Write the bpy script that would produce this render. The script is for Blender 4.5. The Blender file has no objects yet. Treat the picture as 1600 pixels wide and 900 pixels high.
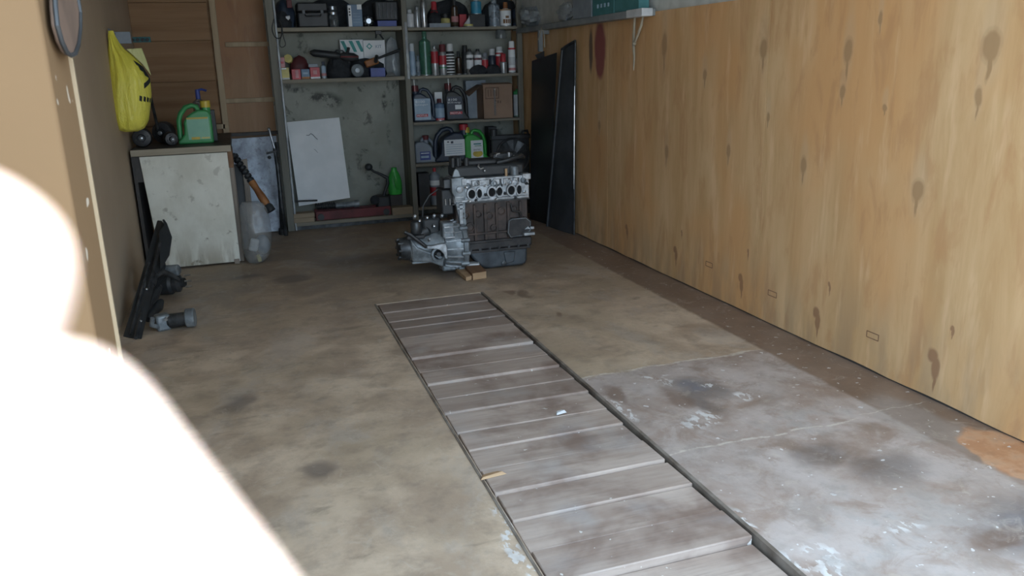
import bpy, bmesh, math, random
from mathutils import Vector, Matrix, noise as mnoise

random.seed(7)
SC = bpy.context.scene
COL = SC.collection
U = 1.27                                   # one calibration unit (camera height) in metres

# ------------------------------------------------------------------ camera
YAW, PITCH, ROLL, FPX = .3149, .2702, -.02897, 1256.0
cy, sy, cp, sp = math.cos(YAW), math.sin(YAW), math.cos(PITCH), math.sin(PITCH)
FW = Vector((sy * cp, cy * cp, -sp))
R0 = Vector((cy, -sy, 0)); U0 = R0.cross(FW)
RT = math.cos(ROLL) * R0 + math.sin(ROLL) * U0
UP = -math.sin(ROLL) * R0 + math.cos(ROLL) * U0
CAM = Vector((0, 0, U))
cam = bpy.data.cameras.new('camera')
cam.sensor_width = 36; cam.lens = FPX / 1600 * 36
cam.clip_start = .004; cam.clip_end = 100
cam.dof.use_dof = True; cam.dof.focus_distance = 4.2; cam.dof.aperture_fstop = 11.5
co = bpy.data.objects.new('camera', cam); COL.objects.link(co)
co.matrix_world = Matrix.Translation(CAM) @ Matrix((RT, UP, -FW)).transposed().to_4x4()
SC.camera = co

# ------------------------------------------------------------------ world, sun, exposure
SKY = 2.6
SUN = 9.0
SC.view_settings.view_transform = 'Standard'
SC.view_settings.look = 'None'
SC.view_settings.gamma = 1
SC.view_settings.use_curve_mapping = False
SC.view_settings.exposure = 0.80
w = bpy.data.worlds.new('overcast sky'); SC.world = w; w.use_nodes = True
bg = w.node_tree.nodes['Background']
bg.inputs[0].default_value = (.64, .82, 1.0, 1); bg.inputs[1].default_value = SKY
sl = bpy.data.lights.new('sun', 'SUN'); sl.energy = SUN; sl.angle = math.radians(2); sl.color = (1, .95, .87)
so = bpy.data.objects.new('sun', sl); COL.objects.link(so)
so.rotation_euler = Vector((-.30, -.30, -.90)).to_track_quat('-Z', 'Y').to_euler()
so.location = (2, 3, 6)
FRONT = .90 * U
pl = bpy.data.lights.new('door portal', 'AREA'); pl.shape = 'RECTANGLE'; pl.size = 2.55; pl.size_y = 2.26
pl.cycles.is_portal = True
po = bpy.data.objects.new('door portal', pl); COL.objects.link(po)
po.location = (1.06, FRONT - .16, 1.13); po.rotation_euler = (math.radians(90), 0, 0)

# ------------------------------------------------------------------ pixel -> world
def ray(x, y): return RT * ((x - 800) / FPX) - UP * ((y - 450) / FPX) + FW
def at(x, y, Y):
    d = ray(x, y); return CAM + d * (Y * U / d.y)
def atx(x, y, X):
    d = ray(x, y); return CAM + d * (X * U / d.x)
def fl(x, y, z=0.0):
    d = ray(x, y); return CAM + d * ((z - CAM.z) / d.z)
def cs(x, y, d):                            # a point by bearing and distance along the view axis
    return CAM + ray(x, y) * d

# ------------------------------------------------------------------ materials
class NT:
    def __init__(s, name):
        s.m = bpy.data.materials.new(name); s.m.use_nodes = True
        s.t = s.m.node_tree; s.n = s.t.nodes; s.l = s.t.links
        s.p = s.n['Principled BSDF']
    def new(s, k, **kw):
        n = s.n.new(k)
        for a, v in kw.items(): setattr(n, a, v)
        return n
    def put(s, inp, v):
        if isinstance(v, bpy.types.NodeSocket): s.l.new(v, inp)
        elif v is not None:
            try: inp.default_value = v
            except Exception: inp.default_value = (*v, 1) if len(v) == 3 else v
    def pos(s, mul=(1, 1, 1), obj=False):
        if obj: o = s.new('ShaderNodeTexCoord').outputs['Object']
        else: o = s.new('ShaderNodeNewGeometry').outputs['Position']
        v = s.new('ShaderNodeVectorMath', operation='MULTIPLY'); s.put(v.inputs[0], o); v.inputs[1].default_value = mul
        return v.outputs[0]
    def noise(s, vec, scale=5, detail=4, rough=.55, dist=0):
        n = s.new('ShaderNodeTexNoise'); s.put(n.inputs['Vector'], vec)
        n.inputs['Scale'].default_value = scale; n.inputs['Detail'].default_value = detail
        n.inputs['Roughness'].default_value = rough; n.inputs['Distortion'].default_value = dist
        return n.outputs[0]
    def math(s, op, a, b=None, c=None, clamp=False):
        n = s.new('ShaderNodeMath', operation=op, use_clamp=clamp)
        s.put(n.inputs[0], a)
        if b is not None: s.put(n.inputs[1], b)
        if c is not None: s.put(n.inputs[2], c)
        return n.outputs[0]
    def ramp(s, v, lo, hi, a=0.0, b=1.0):
        n = s.new('ShaderNodeMapRange', interpolation_type='SMOOTHSTEP'); s.put(n.inputs[0], v)
        for i, q in enumerate((lo, hi, a, b)): n.inputs[i + 1].default_value = q
        return n.outputs[0]
    def mix(s, f, a, b, blend='MIX'):
        n = s.new('ShaderNodeMix', data_type='RGBA', blend_type=blend)
        s.put(n.inputs[0], f); s.put(n.inputs[6], a); s.put(n.inputs[7], b)
        return n.outputs[2]
    def sep(s, vec):
        n = s.new('ShaderNodeSeparateXYZ'); s.put(n.inputs[0], vec); return n.outputs
    def spots(s, vec, lst):                 # lst: (centre, radii) ellipses -> soft mask, max of all
        out = None
        for c, r in lst:
            a = s.new('ShaderNodeVectorMath', operation='SUBTRACT'); s.put(a.inputs[0], vec); a.inputs[1].default_value = c
            b = s.new('ShaderNodeVectorMath', operation='MULTIPLY'); s.put(b.inputs[0], a.outputs[0])
            b.inputs[1].default_value = [1 / q if q else 0 for q in r]
            l = s.new('ShaderNodeVectorMath', operation='LENGTH'); s.put(l.inputs[0], b.outputs[0])
            v = l.outputs[1]
            out = v if out is None else s.math('MINIMUM', out, v)
        return out
    def bump(s, h, strength=.3, dist=.01):
        n = s.new('ShaderNodeBump'); n.inputs['Strength'].default_value = strength; n.inputs['Distance'].default_value = dist
        s.put(n.inputs['Height'], h); s.put(s.p.inputs['Normal'], n.outputs[0])
    def done(s, col, rough=.6, metal=0.0, spec=.5):
        s.put(s.p.inputs['Base Color'], col); s.put(s.p.inputs['Roughness'], rough)
        s.p.inputs['Metallic'].default_value = metal; s.p.inputs['Specular IOR Level'].default_value = spec
        return s.m

def mat(name, c, c2=None, rough=.6, metal=0.0, scale=9, bump=.15, stretch=(1, 1, 1), lo=.35, hi=.65, spec=.5, detail=4):
    t = NT(name)
    if c2 is None: c2 = tuple(q * .72 for q in c)
    v = t.pos(stretch, obj=True)
    n = t.noise(v, scale, detail)
    col = t.mix(t.ramp(n, lo, hi), (*c2, 1), (*c, 1))
    if bump: t.bump(n, bump, .004)
    return t.done(col, rough, metal, spec)

M = {}
def wood(name, c, c2, axis=0, rough=.75, scale=6, spec=.25):
    st = [14, 14, 14]; st[axis] = .9
    return mat(name, c, c2, rough, 0, scale / 6, .2, st, .3, .7, spec, 6)

M['paint_tan'] = None
def paint_wall(name, c1, c2):
    t = NT(name); p = t.pos()
    n = t.noise(p, 1.3, 5); f = t.noise(p, 30, 3)
    col = t.mix(t.ramp(n, .3, .7), c1, c2)
    sp_ = t.ramp(t.noise(p, 26, 1), .735, .76)
    col = t.mix(t.math('MULTIPLY', sp_, .8), col, (.48, .42, .34, 1))
    t.bump(f, .12, .004)
    return t.done(col, .8, 0, .12)
M['paint_tan'] = paint_wall('tan paint darkened copy', (.142, .087, .045, 1), (.164, .101, .053, 1))  # same tan paint, colour darkened to hold down the daylight on the pier
M['paint_inner'] = paint_wall('tan paint lightened copy', (.46, .36, .26, 1), (.52, .41, .30, 1))  # same tan paint, colour lightened to stand in for glare over this wall

KNOTS = [(2.65, 1.02, .030, .062), (2.2, 1.0, .026, .066), (1.67, 1.0, .036, .07), (2.21, .88, .016, .035), (1.69, .875, .016, .045),
         (2.85, .63, .017, .045), (2.38, .62, .02, .05), (3.36, .58, .02, .05), (3.40, 1.05, .03, .09), (1.86, .60, .03, .055), (3.05, .93, .02, .04),
         (2.07, 1.10, .011, .035), (2.02, .84, .012, .02), (4.11, .66, .02, .04), (2.6, .78, .012, .03)]
KNOTS2 = [(3.76, .15, .02, .036), (3.25, .13, .024, .04), (2.72, .12, .024, .042), (2.25, .105, .024, .046), (1.73, .115, .03, .055),
          (3.2, .235, .008, .018), (2.68, .25, .008, .022), (2.2, .232, .01, .02), (1.68, .232, .011, .018)]
def plywood(name, a, b, knots=True):
    t = NT(name); p = t.pos()
    g = t.noise(t.pos((4.5, 4.5, .6)), 2.2, 7, .62, .6)
    big = t.noise(t.pos((.8, .8, .5)), 1.6, 3)
    fine = t.noise(t.pos((60, 60, 2.0)), 2.0, 4)
    col = t.mix(t.ramp(g, .25, .75), (*b, 1), (*a, 1))
    col = t.mix(t.ramp(big, .42, .60, 0, .75), col, (a[0] * .96, a[1] * .78, a[2] * .62, 1))
    big2 = t.noise(t.pos((1.2, 1.2, .4)), 2.6, 3)
    col = t.mix(t.ramp(big2, .52, .7, 0, .45), col, (a[0] * 1.10, a[1] * 1.16, a[2] * 1.22, 1))
    col = t.mix(t.ramp(fine, .6, .85, 0, .22), col, (b[0] * .6, b[1] * .52, b[2] * .5, 1))
    mid = t.noise(t.pos((5, 5, 1.4)), 2.0, 5, .6, .5)
    col = t.mix(t.ramp(mid, .50, .66, 0, .5), col, (b[0] * .92, b[1] * .80, b[2] * .78, 1))
    mid2 = t.noise(t.pos((7, 7, 1.0)), 1.7, 4, .6)
    col = t.mix(t.ramp(mid2, .56, .7, 0, .5), col, (a[0] * 1.12, a[1] * 1.16, a[2] * 1.25, 1))
    # hand wear: low grey dirt near the floor
    z = t.sep(p)[2]
    dn = t.noise(t.pos((4, 4, 1.2)), 2.0, 4)
    dirt = t.math('MULTIPLY', t.ramp(z, .02, .45, .35, 0), t.ramp(dn, .4, .62))
    col = t.mix(dirt, col, (.30, .225, .155, 1))
    if knots:
        wv = t.new('ShaderNodeVectorMath', operation='ADD')
        nz = t.new('ShaderNodeTexNoise'); t.put(nz.inputs['Vector'], p); nz.inputs['Scale'].default_value = 16
        sc_ = t.new('ShaderNodeVectorMath', operation='SCALE'); t.put(sc_.inputs[0], nz.outputs[1]); sc_.inputs['Scale'].default_value = .018
        t.put(wv.inputs[0], p); t.put(wv.inputs[1], sc_.outputs[0]); wv = wv.outputs[0]
        o = .009
        d1 = t.spots(wv, [q for y, z_, a_, b_ in KNOTS for q in (((0, y * U + o, (z_ + b_ * .2) * U + o), (0, a_ * U * .95, b_ * U * .75)), ((0, y * U + o, (z_ - b_ * .42) * U + o), (0, a_ * U * .26, b_ * U * .85)))])
        d2 = t.spots(wv, [q for y, z_, a_, b_ in KNOTS2 for q in (((0, (y + a_ * .25) * U + o, (z_ + b_ * .4) * U + o), (0, a_ * U * .75, b_ * U * .5)), ((0, (y - a_ * .2) * U + o, (z_ - b_ * .25) * U + o), (0, a_ * U * .6, b_ * U * .8)), ((0, (y - a_ * .25) * U + o, (z_ - b_ * .8) * U + o), (0, a_ * U * .22, b_ * U * .9)))])
        halo = t.spots(wv, [((0, y * U + o, (z_ + .03) * U + o), (0, a_ * U * 1.5, b_ * U * 2.6)) for y, z_, a_, b_ in KNOTS])
        col = t.mix(t.ramp(halo, .35, 1.0, .28, 0), col, (.58, .44, .29, 1))
        col = t.mix(t.ramp(d1, .6, .95, .72, 0), col, (.34, .205, .10, 1))
        col = t.mix(t.math('MULTIPLY', t.ramp(d1, .78, .9), t.ramp(d1, .92, 1.05, .12, 0)), col, (.17, .105, .062, 1))
        col = t.mix(t.ramp(d2, .6, 1.1, .72, 0), col, (.25, .125, .07, 1))
        # spilled red paint with a dark streak, high up at the far end
        red = t.spots(wv, [((0, 4.11 * U, 1.09 * U), (0, .088 * U, .155 * U)), ((0, 4.11 * U, 1.02 * U), (0, .07 * U, .12 * U)), ((0, 4.11 * U, 1.13 * U), (0, .07 * U, .1 * U))])
        blk = t.spots(wv, [((0, 4.23 * U, 1.07 * U), (0, .03 * U, .14 * U))])
        col = t.mix(t.ramp(red, .62, 1.0, .85, 0), col, (.21, .035, .055, 1))
        col = t.mix(t.ramp(blk, .6, 1.0, .8, 0), col, (.07, .05, .05, 1))
    t.bump(fine, .08, .003)
    return t.done(col, .5, 0, .35)
M['ply'] = plywood('birch plywood', (.68, .455, .245), (.54, .33, .155))
M['ply_dark'] = plywood('old plywood', (.33, .185, .085), (.25, .135, .06), False)
M['board'] = wood('brown board', (.33, .20, .11), (.235, .135, .072), 0)
M['batten'] = wood('pale batten', (.46, .36, .24), (.33, .25, .16), 2)

def floor_mat():
    t = NT('stained concrete'); p = t.pos(); s = t.sep(p); X, Y = s[0], s[1]
    n1 = t.noise(p, 1.1, 6, .6); n2 = t.noise(p, 3.6, 6, .62, .3); n3 = t.noise(p, 26, 4); n4 = t.noise(p, 8, 5, .65)
    jit = t.math('MULTIPLY', t.math('SUBTRACT', n4, .5), .10)
    # left and far slab: beige brown
    beige = t.mix(t.ramp(n2, .36, .64), (.40, .305, .225, 1), (.61, .485, .365, 1))
    beige = t.mix(t.ramp(n1, .42, .62, 0, .6), beige, (.40, .315, .22, 1))
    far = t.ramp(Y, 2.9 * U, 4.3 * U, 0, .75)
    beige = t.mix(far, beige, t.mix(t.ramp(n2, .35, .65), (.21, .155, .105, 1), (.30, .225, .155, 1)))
    scf = t.noise(t.pos((1.0, 2.2, 1)), 3.2, 6, .68, .8)
    beige = t.mix(t.ramp(scf, .56, .70, 0, .55), beige, (.22, .18, .135, 1))
    scf2 = t.noise(t.pos((1.6, 1.0, 1)), 2.1, 6, .66, .5)
    beige = t.mix(t.ramp(scf2, .50, .64, 0, .5), beige, (.44, .385, .335, 1))
    # near right slab: grey
    grey = t.mix(t.ramp(n2, .36, .64), (.33, .255, .215, 1), (.49, .425, .395, 1))
    grey = t.mix(t.ramp(n1, .45, .6, 0, .5), grey, (.42, .37, .345, 1))
    grey = t.mix(t.ramp(t.noise(p, 5.5, 6, .7, .6), .50, .64, 0, .55), grey, (.27, .19, .145, 1))
    gy = t.math('ADD', Y, jit)
    mg = t.math('MULTIPLY', t.ramp(X, .9 * U, .93 * U), t.ramp(gy, 2.285 * U - .01, 2.285 * U + .01, 1, 0))
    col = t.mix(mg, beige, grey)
    # brown painted strip by the plywood
    br = t.mix(t.ramp(n2, .35, .65), (.19, .125, .09, 1), (.27, .19, .14, 1))
    sx = t.math('ADD', X, t.math('MULTIPLY', jit, .35))
    wv = t.new('ShaderNodeVectorMath', operation='ADD')
    nz = t.new('ShaderNodeTexNoise'); t.put(nz.inputs['Vector'], p); nz.inputs['Scale'].default_value = 6; nz.inputs['Detail'].default_value = 5
    sc_ = t.new('ShaderNodeVectorMath', operation='SCALE'); t.put(sc_.inputs[0], nz.outputs[1]); sc_.inputs['Scale'].default_value = .16
    t.put(wv.inputs[0], p); t.put(wv.inputs[1], sc_.outputs[0]); wv = wv.outputs[0]
    o = .08
    def sp(lst): return t.spots(wv, [((x * U + o, y * U + o, o), (a * U, b * U, 0)) for x, y, a, b in lst])
    fade = t.math('MULTIPLY', t.ramp(sx, 1.665 * U, 1.685 * U), t.ramp(gy, 1.20 * U, 1.62 * U, .45, 1))
    col = t.mix(fade, col, br)
    gs = sp([(1.72, 1.62, .12, .22)])
    col = t.mix(t.ramp(gs, .5, 1.0, .5, 0), col, (.36, .33, .31, 1))
    orange = sp([(1.80, 1.36, .115, .18)])
    col = t.mix(t.math('MULTIPLY', t.ramp(orange, .86, 1.0, .9, 0), t.ramp(sx, 1.66 * U, 1.70 * U)), col, t.mix(t.ramp(n4, .4, .6), (.48, .24, .12, 1), (.62, .36, .21, 1)))
    # dark oil stains
    oil = sp([(1.29, 2.06, .10, .12), (1.45, 1.45, .13, .10), (1.35, 1.55, .10, .07), (1.56, 1.12, .24, .15), (1.24, 1.98, .05, .16), (-.1, 2.5, .06, .1), (.1, 1.95, .05, .06),
              (.16, 4.05, .12, .08), (-.05, 4.2, .1, .06), (.9, 4.0, .5, .16), (.55, 4.3, .3, .2), (.1, 1.35, .10, .05), (.9, 3.9, .1, .3)])
    col = t.mix(t.ramp(oil, .35, 1.15, .62, 0), col, (.105, .09, .085, 1))
    blue = sp([(1.62, 1.10, .2, .14), (1.28, 2.09, .05, .06)])
    col = t.mix(t.ramp(blue, .3, 1.1, .5, 0), col, (.15, .17, .22, 1))
    rust = sp([(1.18, 2.02, .05, .11), (1.14, 3.31, .035, .09), (1.08, 3.36, .03, .05), (1.17, 2.97, .018, .05), (1.45, 1.12, .1, .05), (1.02, 2.12, .03, .1)])
    col = t.mix(t.ramp(rust, .4, 1.1, .6, 0), col, (.14, .08, .05, 1))
    # white plaster flecks and scraped patches
    wh = sp([(1.22, 2.14, .035, .03), (1.33, 2.08, .03, .02), (1.37, 1.96, .035, .05), (1.16, 1.86, .08, .05), (1.21, 2.2, .06, .02), (.985, 2.02, .018, .10), (.97, 1.28, .02, .14), (1.02, 1.14, .05, .06), (.462, 1.45, .018, .22), (1.28, 1.22, .05, .03), (1.05, 1.2, .04, .05)])
    wm = t.math('MULTIPLY', t.ramp(wh, .5, 1.2, 1, 0), t.ramp(t.noise(t.pos((1, .55, 1)), 40, 3), .49, .54))
    fm = t.math('MULTIPLY', t.ramp(t.noise(p, 27, 2), .69, .712), t.math('ADD', mg, fade, clamp=True))
    col = t.mix(t.math('MULTIPLY', t.math('MAXIMUM', wm, fm), .85), col, (.70, .69, .68, 1))
    sw = sp([(1.3, 1.25, .35, .22), (1.1, 1.18, .2, .12), (1.45, 1.75, .3, .12)])
    col = t.mix(t.math('MULTIPLY', t.ramp(sw, .2, 1.1, .6, 0), t.ramp(n4, .42, .62)), col, (.50, .48, .47, 1))
    # filler joints, pale lines
    for yc, x0, x1, wdt in ((2.285, .955, 1.665, .011), (1.70, .955, 1.60, .008), (1.72, 1.6, 1.86, .003)):
        d = t.math('ABSOLUTE', t.math('ADD', t.math('SUBTRACT', Y, yc * U), t.math('MULTIPLY', t.math('SUBTRACT', t.noise(p, 5, 4), .5), .09)))
        l = t.math('MULTIPLY', t.ramp(d, wdt * .4, wdt, .8, 0), t.math('MULTIPLY', t.ramp(X, x0 * U, x0 * U + .01), t.ramp(X, x1 * U - .06, x1 * U, 1, 0)))
        l = t.math('MULTIPLY', l, t.ramp(n3, .35, .55))
        col = t.mix(l, col, (.62, .57, .50, 1))
    col = t.mix(t.ramp(n3, .52, .75, 0, .16), col, (.15, .115, .09, 1))
    col = t.mix(t.ramp(n4, .48, .66, 0, .30), col, (.20, .16, .13, 1))
    n6 = t.noise(p, 13, 5, .7, 1.2)
    col = t.mix(t.ramp(n6, .55, .70, 0, .28), col, (.58, .52, .44, 1))
    t.bump(t.math('ADD', n3, t.math('MULTIPLY', n4, 2.0)), .22, .006)
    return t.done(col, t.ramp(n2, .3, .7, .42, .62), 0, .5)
M['floor'] = floor_mat()

def plank_mat():
    t = NT('grey weathered plank'); p = t.pos(); ob = t.new('ShaderNodeObjectInfo').outputs['Random']
    ofs = t.new('ShaderNodeVectorMath', operation='ADD'); t.put(ofs.inputs[0], t.pos((1.0, 8, 8)))
    cb = t.new('ShaderNodeCombineXYZ'); t.put(cb.inputs[0], t.math('MULTIPLY', ob, 40)); t.put(ofs.inputs[1], cb.outputs[0])
    g = t.noise(ofs.outputs[0], 2.4, 6, .6); b = t.noise(p, 2.6, 5, .6, .3); f = t.noise(t.pos((3, 50, 50)), 2, 4)
    col = t.mix(t.ramp(g, .25, .75), (.36, .285, .24, 1), (.50, .42, .37, 1))
    col = t.mix(t.ramp(b, .45, .66, 0, .8), col, (.185, .125, .10, 1))
    b2 = t.noise(p, 3.2, 4, .5, .2)
    col = t.mix(t.ramp(b2, .52, .70, 0, .55), col, (.42, .40, .395, 1))
    col = t.mix(t.math('MULTIPLY', t.math('POWER', ob, 1.6), .72), col, (.19, .14, .115, 1))
    col = t.mix(t.ramp(f, .55, .75, 0, .3), col, (.11, .09, .08, 1))
    col = t.mix(t.ramp(t.noise(p, 30, 2), .72, .74), col, (.62, .6, .57, 1))
    t.bump(f, .2, .004)
    return t.done(col, .55, 0, .4)
M['plank'] = plank_mat()
M['plank_end'] = wood('pale sawn edge', (.46, .41, .36), (.33, .28, .24), 0)
M['pit'] = mat('dark pit concrete', (.06, .055, .05))
M['steel_edge'] = mat('worn steel edge', (.26, .23, .20), (.13, .105, .085), .6, .2)
M['white_wall'] = mat('pale whitewash', (.60, .61, .58), (.50, .51, .48), .8)
M['ceil'] = mat('pale boards overhead', (.58, .56, .52))
M['ground'] = mat('pale yard concrete', (.48, .46, .43), (.40, .385, .36), .9, 0, 2)
M['shelf_wood'] = wood('dusty shelf board', (.30, .275, .22), (.195, .175, .14), 0)
M['post_wood'] = wood('dusty post', (.24, .235, .20), (.15, .145, .125), 2)
M['post_metal'] = mat('dull grey post', (.33, .35, .36), (.19, .2, .21), .5, .3)
YB_ = 5.58 * U
def back_panel():
    t = NT('grimy fibreboard'); p = t.pos()
    n = t.noise(p, 3, 5, .6); d = t.noise(t.pos((1, 1, .8)), 7, 5, .7, .4)
    col = t.mix(t.ramp(n, .35, .65), (.25, .26, .225, 1), (.335, .34, .30, 1))
    col = t.mix(t.ramp(d, .57, .66, 0, .7), col, (.07, .07, .065, 1))
    sm = t.spots(p, [((.66, YB_, 1.06), (.17, 9, .05)), ((.75, YB_, 1.02), (.12, 9, .07)), ((1.2, YB_, 1.0), (.03, 9, .12)), ((1.22, YB_, .72), (.025, 9, .1)), ((.5, YB_, 1.12), (.1, 9, .03))])
    col = t.mix(t.math('MULTIPLY', t.ramp(sm, .3, 1.1, .9, 0), t.ramp(t.noise(p, 16, 5, .7), .42, .58)), col, (.06, .062, .06, 1))
    return t.done(col, .75, 0, .3)
M['back_panel'] = back_panel()
M['black'] = mat('dusty black plastic', (.030, .033, .036), (.018, .02, .022), .5)
M['black_soft'] = mat('black fabric', (.026, .03, .036), (.016, .018, .022), .9, 0, 30)
M['dark_metal'] = mat('oily dark metal', (.075, .08, .085), (.03, .032, .034), .42, .5, 14)
M['steel'] = mat('bright steel', (.60, .62, .64), (.4, .42, .44), .28, .9, 20)
M['alu'] = mat('cast aluminium', (.52, .55, .58), (.26, .275, .29), .45, .55, 22, .35)
M['alu_dull'] = mat('dull cast aluminium', (.30, .335, .36), (.15, .17, .185), .5, .45, 18, .4)
M['iron'] = mat('rusty brown cast iron', (.105, .078, .068), (.05, .042, .04), .7, .2, 14, .5)
M['iron_dark'] = mat('oily dark cast iron', (.055, .052, .052), (.028, .028, .03), .5, .3, 14, .4)
M['pan'] = mat('dark blue grey oil pan', (.085, .10, .115), (.04, .046, .054), .4, .35, 9)
M['hole'] = mat('painted hollow shade', (.008, .008, .009), None, .9)  # near-black colour stands in for shade inside openings
M['white_plastic'] = mat('white plastic', (.62, .64, .66), (.5, .52, .54), .4)
M['white_paper'] = mat('white paper', (.80, .82, .84), (.72, .75, .77), .7, 0, 4, .02)
M['cabinet_white'] = None
def cab():
    t = NT('yellowed white paint'); p = t.pos()
    n = t.noise(t.pos((1, 1, .7)), 4, 5, .6); d = t.noise(p, 13, 4, .6)
    z = t.sep(p)[2]
    col = t.mix(t.ramp(n, .35, .65), (.60, .585, .50, 1), (.74, .73, .65, 1))
    col = t.mix(t.math('MULTIPLY', t.ramp(d, .60, .70, 0, .8), t.ramp(z, 0, .7, 1, .4)), col, (.20, .17, .12, 1))
    low = t.math('MULTIPLY', t.ramp(z, .02, .22, .6, 0), t.ramp(t.noise(t.pos((6, 6, 1.2)), 3, 4), .4, .6))
    col = t.mix(low, col, (.24, .19, .12, 1))
    return t.done(col, .5, 0, .4)
M['cabinet_white'] = cab()
M['bench_top'] = mat('greasy dark bench top', (.07, .062, .052), (.035, .032, .028), .6)
M['bench_edge'] = wood('pale bench edge', (.42, .37, .29), (.27, .23, .17), 0)
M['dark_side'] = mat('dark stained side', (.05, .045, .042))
M['grey_wood'] = wood('grey wood', (.30, .26, .22), (.19, .16, .135), 2)
M['green'] = mat('bright green plastic', (.045, .40, .06), (.035, .30, .05), .35, 0, 5, .02)
M['green2'] = mat('mid green plastic', (.06, .33, .11), (.045, .26, .085), .38, 0, 5, .02)
M['green_label'] = mat('pale green label', (.25, .50, .34), (.2, .42, .3), .5, 0, 4, .0)
M['yellow'] = mat('yellow plastic', (.62, .46, .06), None, .45)
M['yellow_pale'] = mat('pale yellow print', (.62, .55, .20), None, .55)
M['red'] = mat('red print', (.48, .035, .05), (.36, .025, .035), .45)
M['red_dark'] = mat('dusty dark red', (.16, .03, .035), (.09, .02, .022), .6)
M['pink'] = mat('washed out pink print', (.55, .25, .26), None, .5)
M['blue'] = mat('blue plastic', (.045, .07, .30), (.035, .055, .22), .45)
M['blue_grey'] = mat('blue grey print', (.15, .24, .36), (.11, .18, .28), .5)
M['sky_label'] = mat('pale blue label', (.36, .47, .58), (.27, .37, .48), .5)
M['cyan'] = mat('cyan plastic', (.05, .32, .50), None, .4)
M['teal'] = mat('teal card', (.07, .22, .23), (.05, .17, .18), .6)
M['teal_bright'] = mat('teal print', (.05, .32, .30), None, .6)
M['orange'] = mat('orange', (.42, .18, .06), (.24, .09, .03), .6)
M['brown_glass'] = mat('brown glass', (.07, .045, .03), None, .2)
M['card'] = mat('brown cardboard', (.30, .20, .14), (.25, .165, .115), .85, 0, 5)
M['card_dark'] = mat('cardboard inside', (.17, .11, .08), None, .9)
M['navy'] = mat('dark navy plastic', (.03, .045, .075), (.02, .03, .05), .4)
M['silver'] = mat('silver can', (.48, .50, .52), (.36, .38, .40), .35, .7)
M['grey_plastic'] = mat('grey plastic', (.25, .29, .33), (.2, .23, .27), .5)
M['wood_pale'] = wood('pale pine', (.48, .33, .20), (.36, .23, .13), 0)
M['wood_red'] = wood('reddish pine', (.25, .145, .085), (.17, .095, .055), 1)
M['wood_grey'] = wood('old pine', (.34, .27, .19), (.24, .19, .13), 0)
M['grey_sheet'] = None
def zinc():
    t = NT('mottled zinc sheet'); p = t.pos()
    n = t.noise(t.pos((1, 1, 1)), 5, 5, .6, .5); s = t.noise(t.pos((8, 8, 8)), 5, 3)
    z = t.sep(p)[2]
    col = t.mix(t.ramp(n, .35, .65), (.20, .22, .26, 1), (.42, .48, .56, 1))
    col = t.mix(t.ramp(s, .55, .7, 0, .5), col, (.12, .10, .11, 1))
    return t.done(col, .45, .3, .5)
M['grey_sheet'] = zinc()
M['oval'] = mat('brown oval board', (.135, .092, .07), (.10, .07, .054), .85, 0, 9, .15, (1, 1, 1), .35, .65, .1)
M['panel_black'] = mat('black gloss panel', (.012, .014, .016), None, .35)
M['panel_slate'] = mat('dark slate panel', (.045, .05, .058), (.025, .029, .034), .5, 0, 5)
M['strap'] = mat('pale strap', (.42, .37, .28), None, .8)
M['bracket_grey'] = mat('blue grey shelf paint', (.24, .26, .27), (.18, .2, .21), .6)

def bag_mat(name, c, c2, trans=.25):
    t = NT(name)
    n = t.noise(t.pos((10, 10, 1.5), obj=True), 2.2, 4)
    col = t.mix(t.ramp(n, .35, .65), (*c2, 1), (*c, 1))
    n5 = t.noise(t.pos((22, 22, 7), obj=True), 1.6, 4, .6, 1.0)
    t.bump(t.math('ADD', n, n5), .7, .016)
    t.done(col, .33, 0, .5)
    tr = t.new('ShaderNodeBsdfTranslucent'); t.put(tr.inputs[0], col)
    mx = t.new('ShaderNodeMixShader'); mx.inputs[0].default_value = trans
    t.l.new(t.p.outputs[0], mx.inputs[1]); t.l.new(tr.outputs[0], mx.inputs[2])
    t.l.new(mx.outputs[0], t.n['Material Output'].inputs[0])
    return t.m
M['bag_yellow'] = bag_mat('yellow carrier plastic', (.95, .86, .14), (.82, .73, .09), .12)
M['bag_pale'] = bag_mat('pale yellow plastic', (.85, .86, .42), (.75, .75, .35))
def clear(name, c, alpha, rough=.15):
    t = NT(name); t.done((*c, 1), rough, 0, .6)
    n = t.noise(t.pos((1, 1, 1), obj=True), 14, 4)
    tr = t.new('ShaderNodeBsdfTransparent'); tr.inputs[0].default_value = (.92, .94, .95, 1)
    mx = t.new('ShaderNodeMixShader'); t.put(mx.inputs[0], t.ramp(n, .3, .7, alpha - .12, alpha + .12))
    t.l.new(tr.outputs[0], mx.inputs[1]); t.l.new(t.p.outputs[0], mx.inputs[2])
    t.l.new(mx.outputs[0], t.n['Material Output'].inputs[0])
    return t.m
M['bag_clear'] = clear('clear polythene', (.42, .42, .41), .34, .22)
M['bag_grey'] = clear('grey polythene', (.34, .37, .39), .8, .3)
M['pet_green'] = clear('green bottle plastic', (.06, .20, .13), .62)
M['pet'] = clear('clear bottle plastic', (.32, .38, .44), .5)
M['glass'] = clear('dusty glass', (.18, .20, .21), .45)
def skin():
    t = NT('skin')
    n = t.noise(t.pos((1, 1, 1), obj=True), 60, 4); b = t.noise(t.pos(), 320, 3)
    col = t.mix(t.ramp(n, .3, .7), (.88, .70, .64, 1), (.92, .77, .71, 1))
    t.bump(b, .1, .0006)
    t.done(col, .45, 0, .5)
    t.p.inputs['Subsurface Weight'].default_value = .25
    t.p.inputs['Subsurface Radius'].default_value = (.009, .004, .002)
    t.p.inputs['Subsurface Scale'].default_value = .6
    return t.m
M['skin'] = skin()
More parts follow.
